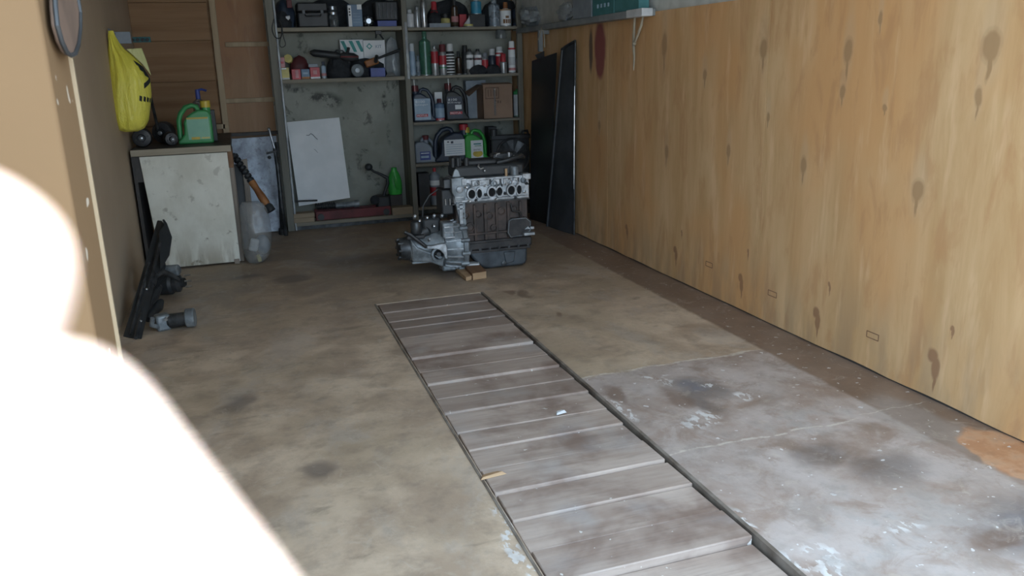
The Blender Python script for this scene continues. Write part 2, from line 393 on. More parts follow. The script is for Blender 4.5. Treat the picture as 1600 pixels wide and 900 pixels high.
M['nail'] = mat('fingernail', (.80, .60, .54), None, .3)
M['sleeve'] = mat('dark jacket sleeve', (.05, .06, .08), None, .9)

# ------------------------------------------------------------------ mesh builder
class MB:
    def __init__(s, T=None): s.v = []; s.f = []; s.T = T
    def add(s, vs, fs):
        n = len(s.v)
        s.v += [(s.T @ Vector(v)) if s.T else Vector(v) for v in vs]
        s.f += [tuple(i + n for i in f) for f in fs]; return s
    def box(s, a, b, R=None):               # two opposite corners, optional 3x3 about the centre
        a, b = Vector(a), Vector(b); c = (a + b) / 2; h = (b - a) / 2
        vs = [Vector((x * h.x, y * h.y, z * h.z)) for x in (-1, 1) for y in (-1, 1) for z in (-1, 1)]
        if R: vs = [R @ v for v in vs]
        return s.add([c + v for v in vs], [(0, 1, 3, 2), (4, 6, 7, 5), (0, 4, 5, 1), (2, 3, 7, 6), (0, 2, 6, 4), (1, 5, 7, 3)])
    def prism(s, pts, d):                   # polygon of 3-D points pushed along d
        d = Vector(d); pts = [Vector(p) for p in pts]; n = len(pts)
        nrm = sum(((pts[i] - pts[0]).cross(pts[i + 1] - pts[0]) for i in range(1, n - 1)), Vector())
        if nrm.dot(d) > 0: pts = pts[::-1]
        f = [tuple(range(n)), tuple(range(2 * n - 1, n - 1, -1))]
        f += [(i, n + i, n + (i + 1) % n, (i + 1) % n) for i in range(n)]
        f = [q[::-1] if k >= 2 else q for k, q in enumerate(f)]
        f = [f[0], f[1]] + [q[::-1] for q in f[2:]]
        return s.add(pts + [p + d for p in pts], f)
    def loft(s, rings, cap=True):
        n = len(rings[0]); vs = [p for r in rings for p in r]; f = []
        for k in range(len(rings) - 1):
            for i in range(n):
                j = (i + 1) % n
                f.append((k * n + i, k * n + j, (k + 1) * n + j, (k + 1) * n + i))
        if cap: f += [tuple(range(n - 1, -1, -1)), tuple(range((len(rings) - 1) * n, len(rings) * n))]
        return s.add(vs, f)
    def lathe(s, prof, org, ax=(0, 0, 1), n=20, cap=True):   # prof: (radius, height)
        ax = Vector(ax).normalized(); q = ax.orthogonal().normalized(); r = ax.cross(q); o = Vector(org)
        rings = [[o + ax * h + (q * math.cos(a) + r * math.sin(a)) * max(rad, 1e-4)
                  for a in (2 * math.pi * i / n for i in range(n))] for rad, h in prof]
        return s.loft(rings, cap)
    def cyl(s, a, b, r, r2=None, n=14):
        a, b = Vector(a), Vector(b); return s.lathe([(r, 0), (r if r2 is None else r2, (b - a).length)], a, b - a, n)
    def tube(s, pts, r, n=8, closed=False):
        pts = [Vector(p) for p in pts]; rings = []
        m = len(pts); prev = None
        for i, p in enumerate(pts):
            if closed: t = pts[(i + 1) % m] - pts[i - 1]
            else: t = pts[min(i + 1, m - 1)] - pts[max(i - 1, 0)]
            t.normalize()
            q = prev - t * prev.dot(t) if prev is not None else t.orthogonal()
            if q.length < 1e-5: q = t.orthogonal()
            q.normalize(); prev = q; w_ = t.cross(q)
            rr = r[i] if isinstance(r, (list, tuple)) else r
            rings.append([p + (q * math.cos(a) + w_ * math.sin(a)) * rr for a in (2 * math.pi * k / n for k in range(n))])
        if closed: rings.append(rings[0])
        return s.loft(rings, not closed)
    def ball(s, c, r, n=14, m=8, sc=(1, 1, 1)):
        c = Vector(c)
        rings = [[c + Vector((math.cos(a) * math.sin(t) * r * sc[0], math.sin(a) * math.sin(t) * r * sc[1], -math.cos(t) * r * sc[2]))
                  for a in (2 * math.pi * i / n for i in range(n))] for t in (math.pi * (k + .02) / (m + .04) for k in range(m + 1))]
        return s.loft(rings)
    def build(s, name, mt, parent=None, bevel=0.0, smooth=True, segs=2, sub=0):
        o_ = world_loc(parent) if parent else base_of(s.v)
        me = bpy.data.meshes.new(name); me.from_pydata([v - o_ for v in s.v], [], s.f); me.update()
        me.materials.append(M[mt] if isinstance(mt, str) else mt)
        bm = bmesh.new(); bm.from_mesh(me); bmesh.ops.recalc_face_normals(bm, faces=bm.faces); bm.to_mesh(me); bm.free()
        ob = bpy.data.objects.new(name, me); COL.objects.link(ob)
        if parent: ob.parent = parent; ob['_o'] = tuple(o_)
        else: ob.location = o_; ob['_o'] = tuple(o_)
        if bevel:
            b = ob.modifiers.new('bevel', 'BEVEL'); b.width = bevel; b.segments = segs; b.limit_method = 'ANGLE'; b.angle_limit = math.radians(35)
        if sub:
            d = ob.modifiers.new('sub', 'SUBSURF'); d.levels = d.render_levels = sub
        if smooth: smooth_by_angle(me)
        return ob
def smooth_by_angle(me, ang=math.radians(38)):
    for p in me.polygons: p.use_smooth = True
    bm = bmesh.new(); bm.from_mesh(me)
    for e in bm.edges:
        if len(e.link_faces) == 2 and e.calc_face_angle(0) > ang: e.smooth = False
    bm.to_mesh(me); bm.free()
def base_of(vs):
    x = [v.x for v in vs]; y = [v.y for v in vs]; z = [v.z for v in vs]
    return Vector(((min(x) + max(x)) / 2, (min(y) + max(y)) / 2, min(z)))
def world_loc(o): return Vector(o['_o'])
def tag(o, label, cat, group=None):
    o['label'] = label; o['category'] = cat
    if group: o['group'] = group
    return o
def thing(name, label, cat, loc, group=None):
    o = bpy.data.objects.new(name, None); COL.objects.link(o); o.empty_display_size = .05
    o.location = loc; o['_o'] = tuple(loc); return tag(o, label, cat, group)
def struct(name, mb, mt, bevel=0, smooth=True):
    o = mb.build(name, mt, None, bevel, smooth); o['kind'] = 'structure'; return o
def text(s, mt, parent, c, h, right=(1, 0, 0), up=(0, 0, 1), width=None, d=.0008):
    cu = bpy.data.curves.new('lettering', 'FONT'); cu.body = s; cu.align_x = 'CENTER'; cu.align_y = 'CENTER'
    cu.size = 1; cu.extrude = .01; cu.resolution_u = 2
    t = bpy.data.objects.new('tmp', cu); COL.objects.link(t); bpy.context.view_layer.update()
    me = bpy.data.meshes.new_from_object(t.evaluated_get(bpy.context.evaluated_depsgraph_get()))
    bpy.data.objects.remove(t)
    xs = [v.co.x for v in me.vertices]; ys = [v.co.y for v in me.vertices]
    k = h / max(1e-6, max(ys) - min(ys)); kx = k if width is None else width / (max(xs) - min(xs))
    cx, cyy = (max(xs) + min(xs)) / 2, (max(ys) + min(ys)) / 2
    r = Vector(right).normalized(); u = Vector(up).normalized(); n = r.cross(u); o_ = world_loc(parent)
    for v in me.vertices:
        v.co = Vector(c) - o_ + r * (v.co.x - cx) * kx + u * (v.co.y - cyy) * k + n * (d if v.co.z > 0 else -.0002)
    me.materials.clear(); me.materials.append(M[mt]); me.name = 'lettering'
    o = bpy.data.objects.new('lettering', me); COL.objects.link(o); o.parent = parent; o['_o'] = tuple(o_)
    return o
def rotz(a): return Matrix.Rotation(a, 3, 'Z')
def px_size(Y): return (at(701, 100, Y) - at(700, 100, Y)).length      # metres per pixel at that depth

# ================================================================== SETTING
XL, XR, YB, ZC = -.56 * U, 1.87 * U, 5.58 * U, 1.86 * U
PX0, PX1, PY0, PY1 = .484 * U, .962 * U, 1.165 * U - .12 * U, 3.425 * U
m = MB()
x0, x1, y0, y1 = XL - .35, XR + .3, FRONT - .16, YB + .05
def slab(a, b, c, d): m.box((a, c, -.12), (b, d, 0))
slab(x0, PX0, y0, y1); slab(PX1 + .012, x1, y0, y1); slab(PX0, PX1 + .012, PY1, y1); slab(PX0, PX1 + .012, y0, PY0)
floor = struct('floor', m, 'floor')
m = MB()
m.box((PX0 - .08, PY0 - .05, -1.1), (PX1 + .09, PY1 + .05, -1.05))
for a, b in (((PX0 - .05, PY0), (PX0 - .01, PY1)), ((PX1 + .022, PY0), (PX1 + .06, PY1))): m.box((a[0], a[1], -1.05), (b[0], b[1], -.12))
m.box((PX0 - .01, PY0, -.12), (PX0 + .05, PY1, -.045)); m.box((PX1 - .03, PY0, -.12), (PX1 + .022, PY1, -.045))
m.box((PX0, PY0 - .05, -1.05), (PX1, PY0, -.12)); m.box((PX0, PY1, -1.05), (PX1, PY1 + .05, -.12))
pit = m.build('inspection_pit', 'pit', floor)
m = MB(); m.box((PX1 + .003, PY0, -.05), (PX1 + .016, PY1, .001)); m.build('pit_rim', 'steel_edge', floor)
m = MB(); m.box((PX0 - .012, PY0, -.05), (PX0 - .004, PY1, .003)); m.build('pit_rim', 'steel_edge', floor)
# the pit cover: one loose board after another
seam = [3.42, 3.283, 3.148, 3.048, 2.925, 2.685, 2.547, 2.427, 2.303, 2.184, 2.044, 1.927, 1.806, 1.677, 1.551, 1.424, 1.301, 1.165, 1.055]
lift = [-.004, -.006, -.006, -.007, -.003, -.011, -.006, -.012, -.009, -.012, -.009, -.011, -.002, -.008, -.011, -.003, -.022, -.026]
rnd = random.Random(3)
for i in range(len(seam) - 1):
    ya, yb = seam[i] * U, seam[i + 1] * U
    xr = PX1 - .003 - rnd.random() * .010; xl = PX0 + .004 + rnd.random() * .006; z = lift[i] + .002
    if i == 17: xr += .004
    sk = (rnd.random() - .5) * .008; g = .0014; gf = .0014 if i == 0 or lift[i - 1] > lift[i] else .004
    P = [(xl, ya - gf + sk, -.045), (xr, ya - gf - sk, -.045), (xr, yb + g - sk, -.045), (xl, yb + g + sk, -.045)]
    m = MB(); hh = (0, 0, .0045, .0045); m.add(P + [(p[0], p[1], z + q) for p, q in zip(P, hh)], [(0, 1, 2, 3), (4, 5, 6, 7), (0, 1, 5, 4), (1, 2, 6, 5), (2, 3, 7, 6), (3, 0, 4, 7)])
    o = m.build('plank', 'plank', floor, .003, True, 1)
# chipped splinter and pale crumbs lying on the boards
for (px, py, w_, l_, nm, lb) in ((770, 743, .045, .016, 'wood_splinter', 'pale split wood splinter on a pit board near its left end'),
                                 (876, 645, .022, .014, 'plaster_crumb', 'white plaster crumb in the middle of the covered pit')):
    c = fl(px, py, .004); m = MB()
    m.add([c + Vector(v) for v in ((-w_, -l_, 0), (w_, -l_ * .4, 0), (w_ * .8, l_, 0), (-w_ * .7, l_ * .8, 0), (-w_ * .8, -l_ * .6, .006), (w_ * .7, 0, .009), (w_ * .4, l_ * .6, .008), (-w_ * .5, l_ * .4, .007))],
          [(0, 3, 2, 1), (4, 5, 6, 7), (0, 1, 5, 4), (1, 2, 6, 5), (2, 3, 7, 6), (3, 0, 4, 7)])
    tag(m.build(nm, 'wood_pale' if 'wood' in nm else 'white_plastic'), lb, 'debris')
# yard outside
m = MB(); m.box((-14, -16, -.17), (14, FRONT - .16, -.02)); struct('ground', m, 'ground')
# right wall with its plywood sheets
m = MB(); m.box((XR + .014, FRONT, -.01), (XR + .25, YB + .2, ZC)); wr = struct('wall_right', m, 'white_wall')
ZP = [1.228 * U, 1.222 * U, 1.20 * U]
for (a, b), zt in zip((((4.004) * U, YB), (2.62 * U, 4.0 * U), (FRONT / 1 + .01, 2.616 * U)), ZP):
    m = MB(); n = 24; pts = []
    for i in range(n + 1):
        y = a + (b - a) * i / n; pts.append((XR, y, .006 + .014 * abs(mnoise.noise(Vector((y * 2.1, 3.1, 0))))))
    pts += [(XR, b, zt), (XR, a, zt - .006)]
    m.prism(pts, (.013, 0, 0)); m.build('plywood_panel', 'ply', wr, 0, False)
for yy_, zz_ in ((2.51, .125), (1.98, .122), (2.96, .14)):
    m = MB(); h1, h2 = .026 * U, .010 * U
    for sy_, sz_ in ((0, 1), (0, -1), (1, 0), (-1, 0)):
        c_ = Vector((XR - .0005, yy_ * U + sy_ * h1, zz_ * U + sz_ * h2)); e_ = Vector((.0012, h1 if sz_ else .0016, h2 if sy_ else .0016)); m.box(c_ - e_, c_ + e_)
    m.build('staple_frame', 'dark_metal' if False else 'wood_red', wr, 0, False)
m = MB(); m.box((XR + .006, FRONT, 0), (XR + .0135, YB, .05)); m.build('gap_shade_strip', 'pit', wr)  # dark strip painted in as the shadow of the gap under the plywood
# left wall, front wall with jamb, lintel
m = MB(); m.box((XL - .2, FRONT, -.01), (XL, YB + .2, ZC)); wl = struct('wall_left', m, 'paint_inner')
PJX = -.166 * U; JT = (1.0 - .90) * U
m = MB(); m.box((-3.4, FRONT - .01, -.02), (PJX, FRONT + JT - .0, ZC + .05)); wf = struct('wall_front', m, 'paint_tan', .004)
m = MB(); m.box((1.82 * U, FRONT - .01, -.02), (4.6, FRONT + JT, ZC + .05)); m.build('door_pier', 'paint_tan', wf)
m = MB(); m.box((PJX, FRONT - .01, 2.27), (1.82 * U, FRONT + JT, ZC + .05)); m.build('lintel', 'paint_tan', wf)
# inner edge strip of the jamb: the pale line
m = MB(); m.box((PJX - .002, FRONT + JT - .001, 0), (PJX + .004, FRONT + JT + .006, 1.03 * U)); m.build('edge_strip', 'batten', wf)
# back wall
m = MB(); m.box((XL - .2, YB + .012, -.01), (XR + .25, YB + .2, ZC)); wb = struct('wall_back', m, 'board')
YBu = YB / U
zz = [0.35 * U] + [at(280, q, YBu).z for q in (196, 128, 64, 4)] + [1.64 * U, ZC]
for i in range(len(zz) - 1):
    m = MB(); m.box((XL, YB - .008 + .004 * (i % 2), zz[i] + .002), (at(330, 100, YBu).x + .02, YB + .014, zz[i + 1] - .002)); m.build('board', 'board', wb, .003)
m = MB(); m.box((at(345, 100, YBu).x, YB - .002, .45 * U), (at(470, 100, YBu).x, YB + .013, ZC)); m.build('plywood_panel', 'ply_dark', wb)
a, b = at(331, 0, YBu), at(354, 208, YBu)
m = MB(); m.prism([(a.x - .022, YB - .03, ZC), (a.x + .024, YB - .03, ZC), (b.x + .024, YB - .03, b.z), (b.x - .022, YB - .03, b.z)], (0, .035, 0)); m.build('batten', 'batten', wb, .003)
for py in (70, 158):
    q = at(352, py, YBu); r_ = at(432, py, YBu)
    m = MB(); m.box((q.x, YB - .024, q.z - .018), (r_.x, YB + .005, q.z + .018)); m.build('batten', 'batten', wb, .003)
q = at(334, 198, YBu); m = MB(); m.box((q.x, YB - .03, q.z - .02), (q.x + .09, YB + .005, q.z + .02)); m.build('batten', 'batten', wb, .003)
m = MB(); m.box((-3.4, FRONT - .12, ZC), (4.6, YB + .6, ZC + .14)); struct('ceiling', m, 'ceil')

exec_parts = []
# ================================================================== SHELVING
YS = 5.34                                    # front plane of the shelves
YSm = YS * U
DEP = .30
ps = px_size(YS)
XA, XM, XE = .222 * U + .0, 1.062 * U, 1.862 * U
zt = {k: at(*v, YS).z for k, v in dict(L1=(535, 42), L2=(535, 122), R1=(730, 42), R2=(730, 116.5), R3=(730, 187.5), R4=(690, 261), R5=(670, 327), L3=(535, 344)).items()}
zt['R4'] = .378 * U; zt['R5'] = .085 * U; zt['L3'] = .05 * U
shelf = thing('shelving_unit', 'tall grimy two bay timber shelving against the back wall', 'shelves', (1.04 * U, YSm, 0))
m = MB(); m.box((XA, YSm - .01, 0), (XA + .055, YSm + .035, ZC - .05)); m.build('post', 'post_wood', shelf, .004)
m = MB(); m.box((XA + .058, YSm - .004, 0), (XA + .075, YSm + .03, ZC - .05)); m.build('post', 'post_metal', shelf, .003)
m = MB(); m.box((XM - .014, YSm - .008, 0), (XM + .03, YSm + DEP, ZC - .05)); m.build('divider', 'post_wood', shelf, .004)
a = at(634, 41, YS); b = at(640, 118, YS)
m = MB(); m.box((XM + .004, YSm - .014, zt['R2'] - .02), (XM + .026, YSm - .007, zt['L1'] + .03)); m.build('edge_strip', 'post_metal', shelf, .001)
m = MB(); m.box((XE - .045, YSm - .006, .40 * U), (XE, YSm + .03, ZC - .05)); m.build('post', 'post_wood', shelf, .004)
m = MB(); m.box((XA, YSm + DEP, 0), (XE, YSm + DEP + .012, ZC - .05)); m.build('back_panel', 'back_panel', shelf)
for k, (a, b) in dict(L1=(XA + .07, XM - .016), L2=(XA + .07, XM - .016), L3=(XA + .07, XM - .016), R1=(XM + .032, XE - .0), R2=(XM + .032, XE), R3=(XM + .032, XE), R4=(XM + .032, XE), R5=(XM + .032, XE)).items():
    th = .030 if k[0] == 'L' else .022
    m = MB(); m.box((a, YSm - .004 if k != 'L3' else YSm - .01, zt[k] - th), (b, YSm + DEP - .001, zt[k])); m.build('shelf_board', 'shelf_wood', shelf, .003)
m = MB(); m.box((XA + .07, YSm + .02, 0), (XE, YSm + .045, zt['L3'] - .032)); m.build('plinth', 'dark_metal', shelf)
zt['L0'] = 1.66 * U
m = MB(); m.box((XA + .07, YSm, zt['L0'] - .03), (XE, YSm + DEP - .001, zt['L0'])); m.build('shelf_board', 'shelf_wood', shelf, .003)

def X(px, py, Y=YS): return at(px, py, Y).x
def H(py0, py1, px=700, Y=YS): return at(px, py0, Y).z - at(px, py1, Y).z
def ybox(dy): return YSm + dy

def place(px0, px1, pt, pb, dy):
    """front rectangle of a thing standing dy metres behind the shelf front"""
    Y = (YSm + dy) / U
    xm = (pt + pb) / 2
    a, b = at(px0, xm, Y).x, at(px1, xm, Y).x
    return a, b, at((px0 + px1) / 2, pt, Y).z - at((px0 + px1) / 2, pb, Y).z

def carton(name, label, px0, px1, pt, pb, z, mt, dy=.05, depth=.1, group=None, cat='box', rot=0, bevel=.002, front=None):
    a, b, h = place(px0, px1, pt, pb, dy); c = Vector(((a + b) / 2, YSm + dy + depth / 2, z))
    t = thing(name, label, cat, c, group); R = rotz(rot)
    m = MB(Matrix.Translation(c) @ R.to_4x4()); w_ = b - a
    m.box((-w_ / 2, -depth / 2, 0), (w_ / 2, depth / 2, h)); m.build('carton', mt, t, bevel)
    m = MB(Matrix.Translation(c) @ R.to_4x4()); m.box((-w_ / 2 - .0006, -depth * .47, h - .004), (w_ / 2 + .0006, depth * .47, h + .0012)); m.build('lid_flap', mt, t, .0008)
    t['w'] = w_; t['h'] = h; t['d'] = depth
    return t
def panel(t, name, mt, u0, u1, v0, v1, off=.0012):       # a printed patch on the front of a carton (fractions of width and height)
    o = world_loc(t); w_, h, d = t['w'], t['h'], t['d']
    m = MB(); m.box((o.x - w_ / 2 + u0 * w_, o.y - d / 2 - off, o.z + v0 * h), (o.x - w_ / 2 + u1 * w_, o.y - d / 2 + .001, o.z + v1 * h))
    return m.build(name, mt, t)

def can(label, px0, px1, pt, pb, z, body, dy=.06, cap='white_plastic', capf=.2, bands=(), group='cans and bottles on the second shelf', name='spray_can', cat='can', neck=.8):
    a, b, h = place(px0, px1, pt, pb, dy); r = (b - a) / 2; c = Vector(((a + b) / 2, YSm + dy + r, z))
    t = thing(name, label, cat, c, group); hb = h * (1 - capf)
    m = MB(); m.lathe([(r * .93, 0), (r, .004), (r, hb * .90), (r * neck, hb * .97), (r * neck * .8, hb)], c, n=20); m.build('body', body, t)
    m = MB(); m.lathe([(r * .97, .0005), (r * 1.04, .003), (r * 1.04, .007), (r, .009)], c, n=20); m.build('rim', 'silver', t)
    if cap:
        rc = r * neck * (.96 if capf > .1 else .6)
        m = MB(); m.lathe([(rc, hb * .965), (rc, h * .97), (rc * .85, h)], c, n=18); m.build('cap', cap, t)
    for (v0, v1, mt) in bands:
        m = MB(); m.lathe([(r + .0008, hb * v0), (r + .0008, hb * v1)], c, n=20, cap=False); m.build('label_band', mt, t)
    t['r'] = r; t['h'] = h
    return t

def jug(label, px0, px1, pt, pb, z, body, capm, dy=.04, depth=.10, hand=1, group=None, name='oil_can', cut=.30, lab=None, labm='white_paper', capx=-.55, cat='canister'):
    """moulded canister: body with a slanted shoulder, a carrying loop on the hand side (1 right, -1 left), neck and cap"""
    a, b, h = place(px0, px1, pt, pb, dy); w_ = b - a; c = Vector(((a + b) / 2, YSm + dy + depth / 2, z))
    t = thing(name, label, cat, c, group)
    hb = h * .93; s_ = hand
    T = Matrix.Translation(c)
    o2 = [(-.5, 0), (.5, 0), (.5, .09), (.40, .15), (.31, .25), (.29, .45), (.30, .54), (.18, .70), (.02, .79), (-.15, .85), (-.42, .83), (-.5, .70)]
    o2 = [(s_ * x * w_, zz_ * hb) for x, zz_ in o2]
    m = MB(T); m.prism([(x, -depth / 2, q) for x, q in o2], (0, depth, 0)); m.build('body', body, t, min(.018, w_ * .1), True, 3)
    hp = [(.43, .06), (.445, .2), (.44, .42), (.43, .60), (.36, .76), (.20, .92), (.02, .96), (-.10, .93), (-.16, .80)]
    m = MB(T); m.tube([(s_ * x * w_, 0, q * hb) for x, q in hp], w_ * .075, 10); m.build('handle', body, t)
    nx = s_ * capx * w_ * .6
    m = MB(T); m.lathe([(w_ * .13, hb * .76), (w_ * .12, hb * .93)], (nx, 0, 0), n=16); m.build('neck', body, t)
    m = MB(T); m.lathe([(w_ * .145, hb * .90), (w_ * .145, h * .99), (w_ * .12, h * 1.0)], (nx, 0, 0), n=18); m.build('cap', capm, t)
    if lab:
        u0, u1, v0, v1 = lab
        m = MB(T); m.prism([(u * w_, -depth / 2 - .0012, v * h) for u, v in ((u0, v0), (u1, v0), (u1, v1), (u0, v1))], (0, .002, 0)); m.build('label', labm, t)
    t['w'] = w_; t['h'] = h; t['d'] = depth
    return t
def jtext(t, s, mt, u, v, hh, width=None):
    o = world_loc(t); return text(s, mt, t, (o.x + u * t['w'], o.y - t['d'] / 2 - .002, o.z + v * t['h']), hh, width=None if width is None else width * t['w'])
def jpatch(t, name, mt, u0, u1, v0, v1, off=.0018):
    o = world_loc(t); w_, h, d = t['w'], t['h'], t['d']
    m = MB(); m.box((o.x + u0 * w_, o.y - d / 2 - off, o.z + v0 * h), (o.x + u1 * w_, o.y - d / 2 + .001, o.z + v1 * h)); return m.build(name, mt, t)

def heap(name, label, cat, px0, px1, pt, pb, z, mt, dy=.05, depth=.16, seed=1, rough=.22, group=None, n=18, m_=9):
    """soft lumpy thing"""
    a, b, h = place(px0, px1, pt, pb, dy); c = Vector(((a + b) / 2, YSm + dy + depth / 2, z)); w_ = b - a
    mb = MB(); rings = []
    for k in range(m_ + 1):
        tt = k / m_; rr = (1 - tt ** 2.6) ** .5 if k < m_ else .02
        rr *= .86 + .14 * math.sin(min(tt * 4, 1.57))
        ring = []
        for i in range(n):
            a_ = 2 * math.pi * i / n
            p = Vector((math.cos(a_), math.sin(a_), tt * 2)); q = 1 + rough * mnoise.noise(p * 1.7 + Vector((seed * 7.1, 0, 0))) + rough * .5 * mnoise.noise(p * 4.1 + Vector((seed * 3.3, 0, 0)))
            ring.append(c + Vector((math.cos(a_) * w_ / 2 * rr * q, math.sin(a_) * depth / 2 * rr * q, min(h, h * tt * (1 + .12 * (q - 1))))))
        rings.append(ring)
    mb.loft(rings); o = mb.build(name, mt); return tag(o, label, cat, group)

# ---------- left bay, top shelf
z = zt['L1']
bp = thing('backpack', 'dark navy cloth bag slumped at left end of top shelf', 'bag', (X(444, 30), YSm + .13, z))
def sub_heap(parent, name, px0, px1, pt, pb, zb, mt, dy, depth, seed, rough=.2):
    o = heap(name, '', '', px0, px1, pt, pb, zb, mt, dy, depth, seed, rough)
    for k in ('label', 'category'): del o[k]
    d = o.location - Vector(parent['_o']); o.parent = parent; o.location = d; o['_o'] = tuple(Vector(parent['_o']) + d); return o
sub_heap(bp, 'body', 427, 463, -4, 44, z, 'navy', .05, .2, 3)
sub_heap(bp, 'pocket', 429, 455, 16, 44, z, 'black_soft', .02, .1, 5, .3)
m = MB(); q = at(452, 6, (YSm + .04) / U); m.box(q + Vector((-.02, 0, -.03)), q + Vector((.02, .012, .03))); m.build('patch', 'red_dark', bp, .004)
q = at(446, 29, (YSm + .03) / U)
m = MB(); m.prism([q + Vector(v) for v in ((-.04, 0, .02), (-.02, 0, .012), (.035, 0, .02), (.036, 0, -.002), (.018, 0, -.016), (-.01, 0, -.022))], (0, .01, .004))
tag(m.build('rag', 'white_plastic', None, .003), 'pale rag scrap stuffed on the dark bag on the top shelf', 'rag')
def cable(name, label, pts, r, mt, dy=-.012, cat='cable'):
    m = MB(); P = [at(x, y, (YSm + dy) / U) for x, y in pts]; Q = []
    for i in range(len(P) - 1):
        p0, p1, p2, p3 = P[max(i - 1, 0)], P[i], P[i + 1], P[min(i + 2, len(P) - 1)]
        for s_ in range(6):
            u = s_ / 6; Q.append(.5 * ((2 * p1) + (p2 - p0) * u + (2 * p0 - 5 * p1 + 4 * p2 - p3) * u * u + (3 * p1 - p0 - 3 * p2 + p3) * u ** 3))
    Q.append(P[-1]); m.tube(Q, r, 8); return tag(m.build(name, mt), label, cat)
cable('cable', 'thin black cable looping down from left end of top shelf', [(428, 30), (425, 45), (430, 58), (438, 59), (441, 50), (440, 40), (436, 30)], .004, 'black')
cable('cable', 'black cable end dangling in a long loop below the top shelf', [(440, 38), (440, 52), (437, 68), (440, 74), (446, 70), (443, 58), (441, 48)], .003, 'black', -.016)
tb = thing('tool_case', 'black plastic tool case lying on top shelf beside the navy bag', 'case', (X(489, 25), YSm + .12, z))
a, b, h = place(465, 513, 4, 43.5, .04)
m = MB(); m.box((a, YSm + .04, z), (b, YSm + .22, z + h * .62)); m.build('body', 'black', tb, .012)
m = MB(); m.box((a, YSm + .04, z + h * .63), (b, YSm + .22, z + h)); m.build('lid', 'black', tb, .012)
m = MB(); m.tube([((a + b) / 2 - .06, YSm + .036, z + h * .5), ((a + b) / 2 - .055, YSm + .02, z + h * .45), ((a + b) / 2 + .055, YSm + .02, z + h * .45), ((a + b) / 2 + .06, YSm + .036, z + h * .5)], .006); m.build('handle', 'dark_metal', tb)
for u in (.2, .8):
    m = MB(); m.box((a + (b - a) * u - .012, YSm + .034, z + h * .55), (a + (b - a) * u + .012, YSm + .042, z + h * .7)); m.build('latch', 'dark_metal', tb, .002)
def jar(label, px0, px1, pt, pb, z, body='glass', lid='steel', dy=.05, fill=None, group='jars on the top shelf'):
    a, b, h = place(px0, px1, pt, pb, dy); r = (b - a) / 2; c = Vector(((a + b) / 2, YSm + dy + r, z))
    t = thing('jar', label, 'jar', c, group)
    m = MB(); m.lathe([(r * .9, 0), (r, .006), (r, h * .72), (r * .78, h * .82), (r * .78, h * .86)], c, n=18); m.build('glass_body', body, t)
    m = MB(); m.lathe([(r * .84, h * .84), (r * .84, h * .99), (r * .78, h)], c, n=18); m.build('lid', lid, t)
    if fill:
        m = MB(); m.lathe([(r * .85, .004), (r * .9, h * .5)], c, n=16); m.build('contents', fill, t)
    return t
jar('glass jar of dark screws with a shiny lid on the top shelf', 514, 530, 19, 43, z, fill='dark_metal')
jar('second glass jar with shiny lid standing behind the jar of screws', 513, 529, 9, 43, z, dy=.13, fill='black')
t = carton('parts_box', 'blue parts box with a white spine and white tag on top shelf', 544, 566, 6, 41, z, 'blue_grey', .03, .12)
panel(t, 'spine', 'white_paper', 0, .24, .02, .96); panel(t, 'tag', 'white_paper', .66, .98, .78, 1.0)
for k in range(4): panel(t, 'print_line', 'sky_label', .34, .86, .20 + k * .13, .215 + k * .13)
for k in range(3): panel(t, 'print_mark', 'black', .06, .17, .5 + k * .13, .58 + k * .13, .002)
def alternator(label, px0, px1, pt, pb, z, dy=.05):
    a, b, h = place(px0, px1, pt, pb, dy); r = min((b - a), h) / 2; c = Vector(((a + b) / 2, YSm + dy, z))
    t = thing('alternator', label, 'car part', c); cz = c + Vector((0, 0, r))
    m = MB(); m.lathe([(r * .6, 0), (r, .015), (r, .09), (r * .7, .11)], cz, (0, 1, 0), 18); m.build('housing', 'dark_metal', t)
    m = MB(); m.lathe([(r * .45, -.02), (r * .5, -.018), (r * .36, -.01), (r * .5, -.004), (r * .4, .005)], cz, (0, 1, 0), 18); m.build('pulley', 'steel', t)
    for k in range(8):
        q = k * math.pi / 4; m = MB(); m.cyl(cz + Vector((math.cos(q) * r * .75, -.002, math.sin(q) * r * .75)), cz + Vector((math.cos(q) * r * .75, .02, math.sin(q) * r * .75)), r * .1, n=8); m.build('bolt', 'dark_metal', t)
    return t
alternator('round dark alternator beside the blue parts box on top shelf', 567, 584, 24, 42, z)
t = carton('flat_box', 'flat blue box under the dark ribbed case on the top shelf', 590, 620, 33, 42, z, 'blue', .03, .16)
t2 = thing('ribbed_case', 'dark ribbed plastic case on top of the flat blue box', 'case', (X(604, 20), YSm + .1, z + t['h']))
a, b, h = place(586, 622, 2, 33, .05); zb = z + t['h'] + .0015
m = MB(); m.box((a, YSm + .05, zb), (b, YSm + .19, zb + h)); m.build('body', 'black', t2, .012)
for k in range(5):
    q = a + (b - a) * (.15 + .17 * k); m = MB(); m.box((q, YSm + .044, zb + .02), (q + .012, YSm + .052, zb + h - .02)); m.build('rib', 'dark_metal', t2, .002)
heap('cloth', 'added dark backdrop lump at back of the top shelf behind the tool case', 'rag', 476, 560, -8, 42, z, 'black_soft', .225, .12, 51, .15)  # added dark lump, a backdrop for the dim back of the shelf
heap('cloth', 'added dark backdrop lump at back of the top shelf near the divider', 'rag', 560, 628, -6, 42, z, 'black_soft', .21, .14, 52, .15)  # second added backdrop lump, keeps the shelf back dark
